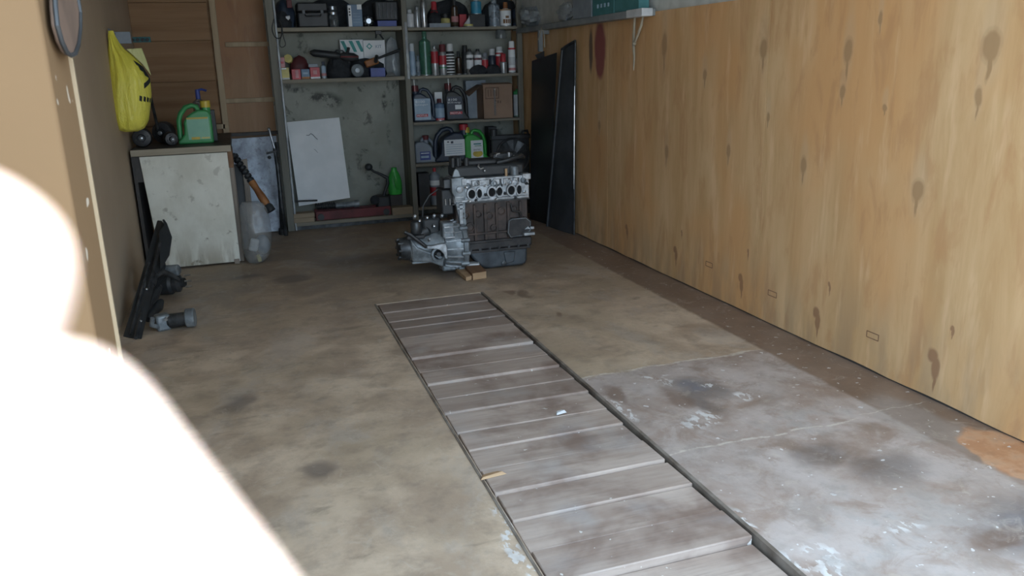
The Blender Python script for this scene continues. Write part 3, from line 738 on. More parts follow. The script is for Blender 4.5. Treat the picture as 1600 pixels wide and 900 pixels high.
# ---------- right bay, top shelf
z = zt['R1']; G = 'bottles and cans on the top right shelf'
can('white plastic bottle at left end of top right shelf', 635, 648, 14, 43, z, 'white_plastic', .03, 'white_plastic', .16, (), G, 'bottle', 'bottle', .55)
can('silver spray can with rounded top beside the white bottle', 648, 657, 9, 43, z, 'silver', .03, 'silver', .14, (), G)
can('tall shiny steel tube bottle on the top right shelf', 658, 668, -6, 42, z, 'steel', .03, 'steel', .1, (), G, 'bottle', 'bottle')
can('can with a red top behind the dark cloth on top right shelf', 674, 685, -4, 38, z, 'dark_metal', .14, 'red', .3, ((.6, .9, 'red'),), G)
t = carton('tray', 'low grey tray under a dark cloth on top right shelf', 671, 704, 35.5, 42, z, 'grey_plastic', .02, .1, cat='tray')
heap('cloth', 'dark cloth heaped on the grey tray on top right shelf', 'rag', 671, 691, 17, 35.5, z + t['h'] + .0015, 'black_soft', .03, .08, 8)
can('squat yellow tin behind the grey tray', 690, 705, 19, 42, z, 'yellow_pale', .13, 'black', .3, (), G, 'tin', 'tin')
can('brown bottle in the middle of the top right shelf', 706, 717, -4, 41, z, 'brown_glass', .10, 'black', .2, ((.25, .5, 'pink'),), G, 'bottle', 'bottle', .5)
t = carton('small_box', 'small red carton behind the paper funnel', 718, 729, 20, 41, z, 'red', .14, .06)
can('yellow screw lid lying flat on the front of the shelf', 727, 741, 37, 42, z, 'yellow_pale', .01, None, .05, (), G, 'lid', 'lid', .98)
q = at(730, 36, (YSm + .07) / U); q.z = z
m = MB(); m.lathe([(.036, 0), (.034, .02), (.006, .075), (.005, .095)], q + Vector((0, 0, .0)), (.25, 0, 1), 16); tag(m.build('funnel', 'white_plastic'), 'small pale funnel standing behind the yellow lid', 'funnel')
t = carton('small_box', 'black box under the cyan bottle on top right shelf', 735, 758, 22, 41.5, z, 'black', .04, .09)
can('cyan bottle standing on a black box on the top right shelf', 738, 754, -6, 22, z + t['h'] + .0015, 'cyan', .05, 'white_plastic', .2, (), G, 'bottle', 'bottle', .5)
can('large clear plastic bottle on the top right shelf', 766, 783, -4, 41, z, 'pet', .03, 'pet', .16, (), G, 'bottle', 'bottle', .5)
t = can('cream bottle with orange neck and dark print on top right shelf', 784, 801, 3, 41.5, z, 'white_paper', .02, 'orange', .24, ((.86, .93, 'wood_pale'),), G, 'bottle', 'bottle', .42)
o = world_loc(t)
for k, (u0, u1, v0, v1) in enumerate(((-.75, -.35, .13, .3), (-.28, .05, .13, .3), (.12, .38, .13, .3), (.44, .75, .13, .3), (-.3, .3, .34, .44))):
    r = t['r']; m = MB()
    rg = [[o + Vector((math.sin(u) * (r + .001), -math.cos(u) * (r + .001), v * t['h'])) for u in (u0, (u0 + u1) / 2, u1)] for v in (v0, v1)]
    m.add(rg[0] + rg[1], [(0, 1, 4, 3), (1, 2, 5, 4)]); m.build('print', 'wood_red', t)
can('dark green bottle at right end of the top right shelf', 803, 818, 4, 41, z, 'navy', .04, 'black', .2, ((.2, .45, 'dark_metal'),), G, 'bottle', 'bottle', .45)
heap('cloth', 'added dark backdrop lump at back of top right shelf behind the tins', 'rag', 668, 740, -6, 41, z, 'black_soft', .215, .14, 53, .15)  # added dark lump that darkens the back of the right bay
heap('cloth', 'added dark backdrop lump at back of top right shelf behind clear bottle', 'rag', 752, 822, -6, 41, z, 'black_soft', .215, .14, 54, .15)  # another added lump, dark backdrop only
# ---------- left bay, second shelf
z = zt['L2']; GB = 'small cartons on the left second shelf'
t = carton('bulb_box', 'yellow and white carton at left end of second shelf', 432, 452, 105, 124, z, 'yellow_pale', .02, .07, GB)
panel(t, 'print_line', 'white_paper', .0, 1, .03, .16); panel(t, 'print_band', 'navy', .02, .98, .05, .07, .002); panel(t, 'print_band', 'navy', .02, .98, .11, .13, .002); panel(t, 'cap_strip', 'white_paper', .08, .8, .86, .98)
t2 = carton('bulb_box', 'small pink red carton on top of the yellow and white carton', 431, 445, 88, 104, z + t['h'] + .0015, 'pink', .025, .05, GB)
panel(t2, 'print_line', 'red', .15, .85, .4, .6)
m = MB(); q = at(451, 87, (YSm + .09) / U); q.z = z + .155
m.lathe([(.034, 0), (.034, .04)], q + Vector((0, 0, .0)), (-.25, -1, .2), 8); tag(m.build('yellow_reel', 'yellow_pale'), 'yellow eight sided reel leaning behind the pink red carton', 'reel')
heap('rag', 'dark red brown oily rag heap behind the small red cartons', 'rag', 452, 486, 82, 120, z, 'red_dark', .13, .12, 11)
t = carton('bulb_box', 'red bulb carton with a pale pink swirl on the second shelf', 456, 470, 108, 124, z, 'red', .02, .06, GB); panel(t, 'print_band', 'pink', .4, .75, .15, .9)
t = carton('bulb_box', 'blue carton with an orange foot between two red cartons', 471, 484, 108, 123.5, z, 'blue_grey', .03, .05, GB); panel(t, 'print_band', 'orange', 0, 1, .02, .25); panel(t, 'print_band', 'sky_label', .2, .8, .5, .7)
t = carton('bulb_box', 'red carton with white foot beside a slim bottle', 485, 500, 106, 124, z, 'red', .02, .06, GB); panel(t, 'print_band', 'white_paper', 0, 1, .02, .18); panel(t, 'print_spot', 'pink', .3, .7, .4, .75)
t2 = carton('bulb_box', 'flat grey carton on top of the red carton with white foot', 482, 497, 101, 106, z + t['h'] + .0015, 'grey_plastic', .025, .05, GB)
t = can('slim pale blue bottle with red spot beside the red cartons', 502, 510, 97, 123.5, z, 'sky_label', .025, 'navy', .2, ((.2, .4, 'pink'),), 'bottles on the left second shelf', 'bottle', 'bottle', .6)
heap('rag', 'black oily cloth heap filling the shelf behind the round headlamp', 'rag', 540, 606, 92, 122, z, 'black_soft', .14, .1, 23)
tbg = thing('tool_bag', 'dark grey canvas tool bag sagging on the left second shelf', 'bag', (X(530, 110), YSm + .12, z))
sub_heap(tbg, 'body', 511, 553, 84, 123, z, 'black_soft', .05, .17, 21, .25)
a, b, h = place(514, 550, 84, 123, .05)
m = MB(); m.tube([(a + (b - a) * u, YSm + .07, z + h * v) for u, v in ((.1, .6), (.15, .9), (.4, 1.12), (.65, 1.1), (.85, .85), (.9, .6))], .006); m.build('handle', 'black', tbg)
# grinder lying across
gr = thing('angle_grinder', 'long black power tool lying across the heap on second shelf', 'power tool', at(515, 90, (YSm + .07) / U))
A_, B_ = at(484, 82, (YSm + .07) / U), at(560, 91, (YSm + .07) / U); d_ = (B_ - A_)
m = MB(); m.lathe([(.012, 0), (.028, .03), (.030, d_.length * .55), (.02, d_.length * .62), (.034, d_.length * .68), (.036, d_.length * .9), (.02, d_.length)], A_, d_, 14); m.build('body', 'black', gr)
m = MB(); m.cyl(A_ + d_ * .75, A_ + d_ * .75 + Vector((.02, -.03, .07)), .012); m.build('side_handle', 'dark_metal', gr)
m = MB(); m.tube([A_ + d_ * .62 + Vector((0, -.034, -.006)), A_ + d_ * .82 + Vector((0, -.04, .002)), A_ + d_ * .98 + Vector((0, -.03, .01))], .006); m.build('stripe', 'red_dark', gr)
hl = thing('headlamp', 'round dark car headlamp with glassy face on the second shelf', 'car part', (X(560, 108), YSm + .06, z))
c = Vector((X(560, 108), YSm + .05, z + .056)); r = .056
m = MB(); m.lathe([(r, 0), (r * .95, .03), (r * .5, .09), (r * .3, .1)], c, (0, 1, 0), 20); m.build('bowl', 'black', hl)
m = MB(); m.lathe([(r * 1.0, .002), (r * 1.02, -.004), (r * .9, -.008), (r * .9, .0)], c, (0, 1, 0), 20, False); m.build('bezel', 'dark_metal', hl)
m = MB(); m.lathe([(r * .9, -.001), (r * .6, -.012), (r * .1, -.016)], c, (0, 1, 0), 20); m.build('lens', 'glass', hl)
m = MB(); m.lathe([(r * .3, .03), (r * .35, -.004), (r * .1, -.006)], c, (0, 1, 0), 12); m.build('bulb', 'silver', hl)
t = carton('parts_box', 'white carton with teal diagonal stripes behind the black power tool', 533, 569, 63, 122, z, 'white_paper', .22, .05, cat='box')
o = world_loc(t); w_, h, d = t['w'], t['h'], t['d']
for u in (.03, .38, .68):
    m = MB(); m.prism([(o.x - w_ / 2 + w_ * (u + q), o.y - d / 2 - .001, o.z + h * v) for q, v in ((0, .97), (.16, .97), (.34, .68), (.20, .68))], (0, .002, 0)); m.build('stripe', 'teal_bright', t)
t = carton('kit_box', 'white carton with diamond mark and KIT lettering on second shelf', 569, 603, 65, 122, z, 'white_paper', .205, .065, cat='box')
o = world_loc(t); w_, h, d = t['w'], t['h'], t['d']
q = Vector((o.x - w_ * .22, o.y - d / 2 - .0014, o.z + h * .84)); s_ = .026
m = MB(); m.prism([q + Vector((0, 0, s_)), q + Vector((s_, 0, 0)), q + Vector((0, 0, -s_)), q + Vector((-s_, 0, 0))], (0, .002, 0)); m.build('diamond_mark', 'teal_bright', t)
m = MB(); m.prism([q + Vector((0, -.0006, s_ * .6)), q + Vector((s_ * .6, -.0006, 0)), q + Vector((0, -.0006, -s_ * .6)), q + Vector((-s_ * .6, -.0006, 0))], (0, .002, 0)); m.build('diamond_mark', 'white_paper', t)
text('KIT', 'blue_grey', t, (o.x + w_ * .2, o.y - d / 2 - .0012, o.z + h * .83), .024)
bx = t
m = MB(); q = at(581, 97, (YSm + .09) / U); m.box(q + Vector((-.06, -.02, -.03)), q + Vector((.055, .02, .028)), Matrix.Rotation(-.3, 3, 'Y')); op = m.build('pouch', 'orange', None, .012); tag(op, 'orange cloth pouch tilted on the flat blue box', 'pouch')
t = carton('flat_box', 'flat violet blue plastic box under the orange pouch', 579, 602, 105, 119, z, 'blue', .05, .1)
hm = thing('hammer', 'black hammer lying with its handle up to the divider', 'hammer', at(600, 88, (YSm + .06) / U))
A_, B_ = at(588, 92, (YSm + .06) / U), at(625, 78, (YSm + .1) / U)
m = MB(); m.tube([A_, A_.lerp(B_, .5), B_], [.009, .011, .013], 10); m.build('handle', 'black', hm)
m = MB(); m.cyl(A_ + Vector((-.01, -.03, -.02)), A_ + Vector((.01, .03, .02)), .016); m.build('head', 'dark_metal', hm)
heap('plastic_bag', 'crumpled grey plastic bag behind the hammer at the divider', 'bag', 602, 628, 60, 122, z, 'bag_grey', .16, .12, 31, .35)
m = MB(); q = at(610, 113, (YSm + .04) / U); q.z = z + .002
m.add([q + Vector(v) for v in ((-.045, -.02, 0), (.0, -.03, .004), (.05, -.01, 0), (.04, .03, .0), (-.02, .03, .0), (-.02, .0, .03), (.015, .005, .036))], [(0, 1, 5), (1, 6, 5), (1, 2, 6), (2, 3, 6), (3, 4, 5, 6), (4, 0, 5), (0, 4, 3, 2, 1)])
tag(m.build('foil_scrap', 'silver'), 'crumpled shiny foil scrap at the front of the second shelf', 'scrap')
cl = thing('clamp', 'small black clamp hanging under top shelf above the KIT carton', 'clamp', at(592, 56, (YSm + .02) / U))
q = at(592, 50, (YSm + .02) / U); q.z = zt['L1'] - .031
m = MB(); m.box(q + Vector((-.03, -.01, -.03)), q + Vector((.02, .01, 0))); m.build('jaw', 'black', cl, .003)
m = MB(); m.tube([q + Vector((0, 0, -.02)), q + Vector((.02, 0, -.05)), q + Vector((.034, 0, -.07))], .007); m.build('lever', 'black', cl)
m = MB(); m.tube([q + Vector((-.02, 0, -.02)), q + Vector((-.028, 0, -.06))], .007); m.build('lever', 'black', cl)
# ---------- right bay, second shelf
z = zt['R2']
can('pale blue can with white cap at left end of the can row', 640, 650, 67, 118.5, z, 'sky_label', .02, 'white_plastic', .22)
can('small bluish clear bottle behind the first pale blue can', 650, 658, 86, 118, z, 'pet', .09, 'pet', .2, name='bottle', cat='bottle', neck=.5)
can('large green clear drink bottle among the spray cans', 657, 675, 48, 118, z, 'pet_green', .045, 'pet_green', .14, name='bottle', cat='bottle', neck=.42)
can('silver can with a tall red upper label left of the dark red capped can', 675, 686, 71, 117.5, z, 'silver', .02, 'silver', .10, ((.46, .90, 'red'),))
can('silver can with red middle band and dark red cap', 687, 700, 69, 117.5, z, 'silver', .03, 'red_dark', .22, ((.30, .34, 'green2'), (.44, .82, 'red')))
t = can('black and white striped can with white cap', 698.5, 711.5, 68, 117, z, 'black', .01, 'white_plastic', .22, [(.1 + .12 * k, .15 + .12 * k, 'white_paper') for k in range(7)])
can('brown glass bottle beside the striped can', 713, 722, 78, 115, z, 'brown_glass', .09, 'black', .22, name='bottle', cat='bottle', neck=.5)
can('tall black can behind the silver white cans', 723, 733, 67, 113, z, 'black', .11, 'black', .2)
can('silver white can with dark print, left of two alike', 730, 741, 75, 115, z, 'silver', .05, 'black', .10, ((.25, .85, 'white_paper'), (.62, .72, 'dark_metal')))
can('silver white can with dark print, right of two alike', 742.5, 754, 74, 113.5, z, 'silver', .07, 'black', .10, ((.25, .85, 'white_paper'), (.62, .72, 'red')))
can('red can with silver shoulder right of the silver white cans', 754.5, 764, 80, 113, z, 'silver', .05, 'grey_plastic', .16, ((.1, .8, 'red'),))
can('black can with a white cap in the right half of the row', 765, 776, 74, 113, z, 'navy', .06, 'white_plastic', .24)
can('white can with red band and pale cap behind the red capped can', 776.5, 788, 71, 113, z, 'white_paper', .10, 'white_plastic', .14, ((.2, .75, 'red'), (.84, .9, 'red')))
can('silver can with a wide red cap in front of the white and red can', 783, 793, 83, 114, z, 'silver', .02, 'red', .40)
can('tall white can with red rings near the right post', 796, 807, 64, 114, z, 'white_paper', .03, 'white_paper', .16, ((.1, .2, 'pink'), (.88, .94, 'red'), (.3, .6, 'white_plastic')))
t = can('glass jar with a white paper label beside the right post', 809, 821.5, 64, 113.5, z, 'glass', .03, 'silver', .08, ((.08, .5, 'white_paper'),), name='bottle', cat='bottle', neck=.5)
heap('rag', 'black oily rag in front of the silver white cans', 'rag', 735, 764, 101, 116, z, 'black_soft', .0, .06, 41)
heap('rag', 'black oily rag in front of the black can with white cap', 'rag', 760, 784, 100, 115, z, 'black_soft', .0, .05, 43)
a, b, h = place(776, 793, 52, 66, .05)
gl = MB(); gl.lathe([((b - a) / 2, 0), ((b - a) / 2 * 1.02, .006), ((b - a) / 2 * .8, h)], Vector(((a + b) / 2, YSm + .08, zt['R1'] - .0225 - h)), n=16); tag(gl.build('glass_cup', 'glass'), 'small upturned glass cup hanging under the top right shelf', 'cup')
# ---------- right bay, third shelf
z = zt['R3']; GO = 'engine oil canisters on the third shelf'
t = jug('black oil canister with pale blue label reading Synergie', 646, 681, 133, 190.5, z, 'navy', 'red_dark', .01, .11, 1, GO, lab=(-.46, .25, .06, .64), labm='sky_label')
jtext(t, '8100', 'white_paper', -.2, .56, .022, .42); jtext(t, 'Synergie+', 'white_paper', -.15, .47, .018, .58)
jpatch(t, 'brand_band', 'red', -.40, .12, .14, .22); jtext(t, 'MOTUL', 'white_paper', -.14, .18, .016, .46)
t = jug('black oil canister with black label reading ECO-nergy', 697, 733, 130, 188.5, z, 'black', 'red_dark', .015, .11, 1, GO, lab=(-.46, .2, .06, .64), labm='navy')
jtext(t, '8100', 'white_paper', -.22, .56, .020, .38); jtext(t, 'ECO-nergy', 'white_paper', -.15, .48, .018, .56)
o = jpatch(t, 'price_tag', 'white_paper', -.12, .16, .30, .42, .003)
jpatch(t, 'brand_band', 'red', -.36, .18, .165, .24); jtext(t, 'MOTUL', 'white_paper', -.1, .20, .016, .46)
t = can('small blue oil bottle between the two black canisters', 681.5, 696, 154, 189, z, 'blue_grey', .01, 'red_dark', .16, ((.03, .16, 'red'), (.2, .7, 'sky_label')), 'small things on the third shelf', 'oil_bottle', 'bottle', .5)
o = world_loc(t); text('MOTUL', 'white_paper', t, (o.x, o.y - t['r'] - .0015, o.z + .085 * t['h']), .009, width=t['r'] * 1.3)
t = carton('small_box', 'white carton standing behind the small blue oil bottle', 680, 692, 145, 189, z, 'white_paper', .14, .05)
t = carton('flat_box', 'dark grey flat box behind the open cardboard box', 729, 760, 129, 188, z, 'grey_plastic', .17, .08)
cb = thing('cardboard_box', 'open brown cardboard box with flap hanging out to the left', 'box', (X(777, 165), YSm + .08, z))
a, b, h = place(755, 801.5, 138, 191, -.02); y0_, y1_ = YSm - .02, YSm + .2
for nm, A_, B_ in (('front', (a, y0_, z), (b, y0_ + .004, z + h)), ('rear', (a, y1_, z), (b, y1_ + .004, z + h)), ('side', (a, y0_, z), (a + .004, y1_, z + h)), ('side', (b - .004, y0_, z), (b, y1_, z + h)), ('bottom', (a, y0_, z), (b, y1_, z + .004))):
    m = MB(); m.box(A_, B_); m.build(nm, 'card', cb)
m = MB(); m.prism([(a, y0_ + .01, z + h), (a, y1_ - .01, z + h), (a - .115, y1_ - .03, z + h - .06), (a - .115, y0_ + .03, z + h - .09)], (.003, 0, .003)); m.build('flap', 'card_dark', cb)
m = MB(); m.prism([(a, y0_, z + h), (b, y0_, z + h), (b - .01, y0_ + .08, z + h + .012), (a + .01, y0_ + .08, z + h + .012)], (0, 0, .003)); m.build('flap', 'card', cb)
for (u0, u1, v0, v1) in ((.08, .54, .59, .62), (.08, .54, .90, .93), (.08, .11, .6, .92), (.51, .54, .6, .92), (.16, .20, .66, .87), (.25, .29, .66, .87), (.34, .38, .66, .87), (.43, .47, .66, .87), (.40, .44, .5, .56), (.48, .52, .46, .54), (.56, .6, .46, .53)):
    m = MB(); m.box((a + (b - a) * u0, y0_ - .001, z + h * v0), (a + (b - a) * u1, y0_ + .001, z + h * v1)); m.build('print', 'card_dark', cb)
m = MB(); m.box((a + (b - a) * .36, y0_ - .0014, z + h * .1), (a + (b - a) * .42, y0_, z + h * .9)); m.build('tape', 'bag_clear', cb)
can('bottle with red cap and white label right of the cardboard box', 805, 820, 135, 184, z, 'green2', .05, 'red', .1, ((.05, .8, 'white_plastic'),), 'small things on the third shelf', 'bottle', 'bottle', .4)
for x_, y_, lb in ((646.5, 124, 'red and white thin nozzle straw hanging at left under the can shelf'), (700, 123, 'red and white thin nozzle straw hanging above the ECO-nergy canister')):
    s_ = thing('nozzle_straw', lb, 'straw', at(x_, y_ + 18, (YSm - .008) / U)); p0 = at(x_, y_, (YSm - .008) / U); p1 = at(x_ + 1, y_ + 10, (YSm - .008) / U); p2 = at(x_ + 1.5, y_ + 19, (YSm - .008) / U)
    m = MB(); m.cyl(p0, p1, .0045); m.build('upper', 'white_plastic', s_); m = MB(); m.cyl(p1, p2, .0045); m.build('lower', 'pink', s_)
# ---------- right bay, fourth shelf
z = zt['R4']
t = jug('small grey jug with blue label and red cap', 649, 683, 211, 253, z, 'grey_plastic', 'red_dark', .08, .12, 1, 'canisters on the fourth shelf', lab=(-.3, .18, .10, .42), labm='blue', name='jug', capx=.1)
jpatch(t, 'print_band', 'sky_label', -.26, .1, .18, .26); jpatch(t, 'print_band', 'white_paper', -.26, .12, .34, .37)
t = jug('large black jerrycan with a plain white paper label', 680, 727, 198, 255, z, 'navy', 'red', .04, .15, -1, 'canisters on the fourth shelf', lab=(-.2, .48, .16, .60), labm='white_paper', name='jerrycan', capx=-.9)
for k in range(5): jpatch(t, 'print_line', 'sky_label', -.14, .40, .22 + k * .06, .235 + k * .06, .002)
jpatch(t, 'print_mark', 'navy', .02, .1, .5, .56, .002); jpatch(t, 'print_mark', 'navy', -.1, -.04, .53, .56, .002)
t = jug('bright green antifreeze canister with white and yellow label', 727, 763, 201, 252, z, 'green', 'yellow', .05, .12, 1, 'canisters on the fourth shelf', lab=(-.26, .26, .06, .60), labm='white_paper', name='antifreeze_can', capx=-.6)
jpatch(t, 'print_line', 'teal_bright', -.14, .18, .47, .51, .002); jpatch(t, 'print_line', 'green2', -.1, .2, .42, .44, .002)
o = world_loc(t); w_, h, d = t['w'], t['h'], t['d']; q = Vector((o.x + .03 * w_, o.y - d / 2 - .0018, o.z + .19 * h))
m = MB(); m.prism([q + Vector((math.cos(k * math.pi / 6) * .22 * w_, 0, math.sin(k * math.pi / 6) * .105 * h)) for k in range(12)], (0, .002, 0)); m.build('yellow_disc', 'yellow', t)
jpatch(t, 'print_band', 'white_paper', -.25, .26, .26, .36, .0024); text('SINTEC', 'navy', t, (o.x, o.y - d / 2 - .0028, o.z + .31 * h), .013, width=w_ * .32)
carton('small_box', 'black box squeezed between the green canister and the radiator', 764, 777, 203, 252, z, 'black', .08, .12)
# ---------- right bay, bottom shelf
z = zt['R5']
carton('small_box', 'black box on the lowest right shelf near the divider', 655, 672, 275, 327, z, 'black', .03, .12)
can('white bottle with red cap half hidden behind the engine', 674, 690, 268, 326, z, 'grey_plastic', .04, 'red', .1, ((.3, .55, 'red'), (.6, .75, 'white_paper')), None, 'bottle', 'bottle', .5)
# ---------- left bay, floor compartment
z = zt['L3']
ZB = zt['L3']
Yp = (YSm + .10) / U
P = [at(448, 191, (YSm + DEP - .02) / U), at(530, 183.5, (YSm + DEP - .02) / U), at(547, 309, (YSm + .12) / U), at(467, 322, (YSm + .12) / U)]
m = MB(); m.prism(P, (0, .004, 0)); ws = m.build('white_sheet', 'white_paper'); tag(ws, 'large blank white sheet leaning inside the left shelf bay', 'sheet')
c0 = P[0].lerp(P[1], .47); c1 = P[3].lerp(P[2], .47); nrm = Vector((0, -.004, .0))
def on_sheet(u, v): return P[0].lerp(P[1], u).lerp(P[3].lerp(P[2], u), v) + Vector((0, -.003, 0))
m = MB(); m.tube([on_sheet(u, v) for u, v in ((.33, .175), (.38, .18), (.42, .16), (.455, .18), (.49, .21), (.53, .24))], .0022, 5); m.build('scribble', 'navy', ws)
m = MB(); m.tube([on_sheet(u, v) for u, v in ((.44, .35), (.47, .37), (.5, .4))], .0018, 5); m.build('scribble', 'grey_plastic', ws)
# red trolley-jack tray
a_, b_ = at(494, 335, YS), at(612, 333, YS)
rj = thing('floor_jack', 'dusty dark red floor jack lying low in the left shelf bay', 'jack', ((a_.x + b_.x) / 2, YSm + .1, ZB))
m = MB(); m.box((a_.x, YSm + .03, ZB), (b_.x, YSm + .045, ZB + .075)); m.build('side_plate', 'red_dark', rj, .004)
m = MB(); m.box((a_.x, YSm + .15, ZB), (b_.x, YSm + .165, ZB + .075)); m.build('side_plate', 'red_dark', rj, .004)
m = MB(); m.box((a_.x + .02, YSm + .045, ZB + .01), (b_.x - .1, YSm + .15, ZB + .06)); m.build('arm', 'dark_metal', rj, .006)
for q in (a_.x + .04, b_.x - .04):
    m = MB(); m.cyl((q, YSm + .02, ZB + .028), (q, YSm + .175, ZB + .028), .027); m.build('wheel', 'black', rj)
m = MB(); m.cyl((b_.x - .06, YSm + .1, ZB + .06), (b_.x - .06, YSm + .1, ZB + .10), .03); m.build('saddle', 'dark_metal', rj)
# black brush/air filter on the jack
q0, q1 = at(495, 322, YS), at(526, 320, YS)
af = thing('coil_spring', 'short black coil spring lying on the red jack', 'spring', (q0.x + .07, YSm + .09, ZB + .0765))
pts = [Vector((q0.x + (q1.x - q0.x) * k / 90, YSm + .09 + math.cos(k * .62) * .03, ZB + .108 + math.sin(k * .62) * .027)) for k in range(91)]
m = MB(); m.tube(pts, .0045, 6); m.build('coil', 'black', af)
m = MB(); m.cyl((q0.x, YSm + .09, ZB + .108), (q1.x, YSm + .09, ZB + .108), .02); m.build('core', 'black', af)
m = MB(); m.cyl(at(455, 316, YS) + Vector((0, .04, 0)), at(497, 315, YS) + Vector((0, .07, 0)), .007); tag(m.build('rod', 'black'), 'thin black rod from the left post to the coil spring', 'rod')
m = MB(); c = Vector((at(525, 312, YS).x, YSm + .1, ZB + .10)); m.lathe([(.018, 0), (.024, .02), (.024, .15), (.03, .16), (.03, .2)], c, (1, 0, .03), 14); tag(m.build('pipe_stub', 'alu_dull'), 'dull grey pipe stub lying on the red jack', 'pipe')
gl = thing('gear_lever', 'black gear lever assembly with ball knob leaning at the shelf back', 'car part', (at(598, 320, YS).x, YSm + .1, ZB + .08))
gp = [at(x, y, (YSm + d) / U) for x, y, d in ((577, 262, .1), (584, 268, .1), (594, 272, .1), (605, 278, .1), (606, 286, .1), (601, 300, .1), (598, 318, .1))]
m = MB(); m.tube(gp, [.011, .010, .012, .016, .015, .014, .02], 10); m.build('lever', 'black', gl)
m = MB(); m.ball(at(576, 261, (YSm + .1) / U), .034, sc=(1, 1, .9)); m.build('knob', 'black', gl)
m = MB(); c = at(600, 305, (YSm + .1) / U); m.box((c.x - .07, YSm + .06, ZB + .0), (c.x + .05, YSm + .2, ZB + .16)); m.build('base', 'black', gl, .02)
m = MB(); c = at(585, 312, (YSm + .08) / U); m.lathe([(.035, 0), (.04, .01), (.03, .05)], (c.x, YSm + .05, c.z), (0, 1, 0), 16); m.build('boot', 'black_soft', gl)
# green bottle jug on its block
bl = []
for i, (x0_, x1_, y0_, y1_, lb) in enumerate(((455, 492, 341, 348, 'lower pale wood offcut of the pair by the left post'), (455, 492, 333.5, 340.5, 'upper pale wood offcut of the pair by the left post'), (613, 648, 321, 334, 'pale wood block under the green jug by the divider'))):
    a, b = at(x0_, y1_, YS).x, at(x1_, y1_, YS).x
    zb = [ZB, ZB + .041, ZB][i]; hh = [.04, .035, .062][i]
    if i == 2: b = XM - .018
    m = MB(); m.box((a, YSm - .008, zb), (b, YSm + .1, zb + hh)); o = m.build('wood_block', 'wood_grey', None, .003); tag(o, lb, 'block', 'wood offcuts in the left bay')
gj = thing('green_jug', 'small translucent green jug on a wood block by the divider', 'bottle', (at(623, 300, YS).x, YSm + .15, ZB + .0)); c = Vector((at(623, 300, YS).x, YSm + .16, ZB + .0))
hb = at(623, 303, (YSm + .16) / U).z
m = MB(); m.box((c.x - .06, YSm + .11, ZB), (c.x + .05, YSm + .22, hb - .001)); tag(m.build('small_box', 'dark_side'), 'dark low box behind the wood block carrying the green jug', 'box')
gj.location = (c.x, c.y, hb); gj['_o'] = (c.x, c.y, hb)
k = (at(623, 262, (YSm + .16) / U).z - hb)
rings = [[Vector((c.x + math.cos(a_) * rx * .062, c.y + math.sin(a_) * .04 * min(1, rx + .1), hb + k * v)) for a_ in (2 * math.pi * i / 20 for i in range(20))] for rx, v in ((.82, 0), (.96, .05), (1, .4), (.9, .6), (.66, .8), (.4, .92), (.36, 1))]
m = MB(); m.loft(rings); m.build('body', 'green', gj)
m = MB(); m.lathe([(.024, k * .97), (.024, k * 1.02)], (c.x, c.y, hb), n=14); m.build('cap', 'green', gj)
m = MB(); m.tube([(c.x - .02, c.y - .035, hb + k * .85), (c.x - .012, c.y - .055, hb + k * .6), (c.x + .0, c.y - .06, hb + k * .35), (c.x + .02, c.y - .04, hb + k * .2)], .009); m.build('handle', 'green', gj)

# ================================================================== RADIATOR, BLACK PANELS, WALL SHELF
Yr = 5.24
rd = thing('radiator_fan', 'black car radiator with a round cooling fan standing behind the engine', 'radiator', (at(802, 335, Yr).x, Yr * U, 0))
a, b = at(771, 275, Yr).x, at(828, 275, Yr).x; zt_, zb_ = at(800, 212, Yr).z, .03; yy = Yr * U
m = MB(); m.box((a, yy, zb_), (b, yy + .03, zt_)); m.build('core', 'black', rd, .004)
m = MB(); m.box((a - .01, yy - .01, zt_ - .03), (b + .01, yy + .04, zt_ + .01)); m.build('tank', 'black', rd, .008)
m = MB(); m.box((a - .01, yy - .01, 0), (b + .01, yy + .04, zb_ + .04)); m.build('tank', 'black', rd, .008)
c = at(806, 236, Yr); c = Vector(((a + b) / 2 + .01, yy - .02, zt_ - .17)); R_ = (b - a) * .44
m = MB(); m.tube([c + Vector((math.cos(q) * R_, 0, math.sin(q) * R_)) for q in (2 * math.pi * i / 28 for i in range(28))], .010, 8, True); m.build('shroud_ring', 'dark_metal', rd)
m = MB(); m.lathe([(.035, -.02), (.04, 0), (.04, .02)], c, (0, 1, 0), 16); m.build('hub', 'dark_metal', rd)
for i in range(8):
    q = 2 * math.pi * i / 8 + .2; d1 = Vector((math.cos(q), 0, math.sin(q))); d2 = Vector((-math.sin(q), 0, math.cos(q)))
    m = MB(); m.prism([c + d1 * .035 - d2 * .012 + Vector((0, -.008, 0)), c + d1 * R_ * .93 - d2 * .03 + Vector((0, -.012, 0)), c + d1 * R_ * .93 + d2 * .03 + Vector((0, .008, 0)), c + d1 * .035 + d2 * .014 + Vector((0, .004, 0))], (0, .003, 0)); m.build('blade', 'dark_metal', rd)
m = MB(); m.ball(c + Vector((.0, -.022, 0)), .009, 8, 5); m.build('bolt', 'white_plastic', rd)
for i in range(12):
    q = zb_ + .06 + i * .028; m = MB(); m.box((a + .004, yy - .003, q), (b - .004, yy + .002, q + .006)); m.build('fin', 'dark_metal', rd)
m = MB(); m.lathe([(.03, 0), (.03, .05), (.034, .05), (.034, .06)], (a + .02, yy + .02, zt_ + .0), n=14); m.build('filler_neck', 'black', rd)
m = MB(); m.tube([(b - .06, yy + .02, zt_), (b - .05, yy + .01, zt_ + .03), (b - .01, yy + .02, zt_ + .035), (b + .0, yy + .03, zt_)], .011); m.build('hose', 'black', rd)

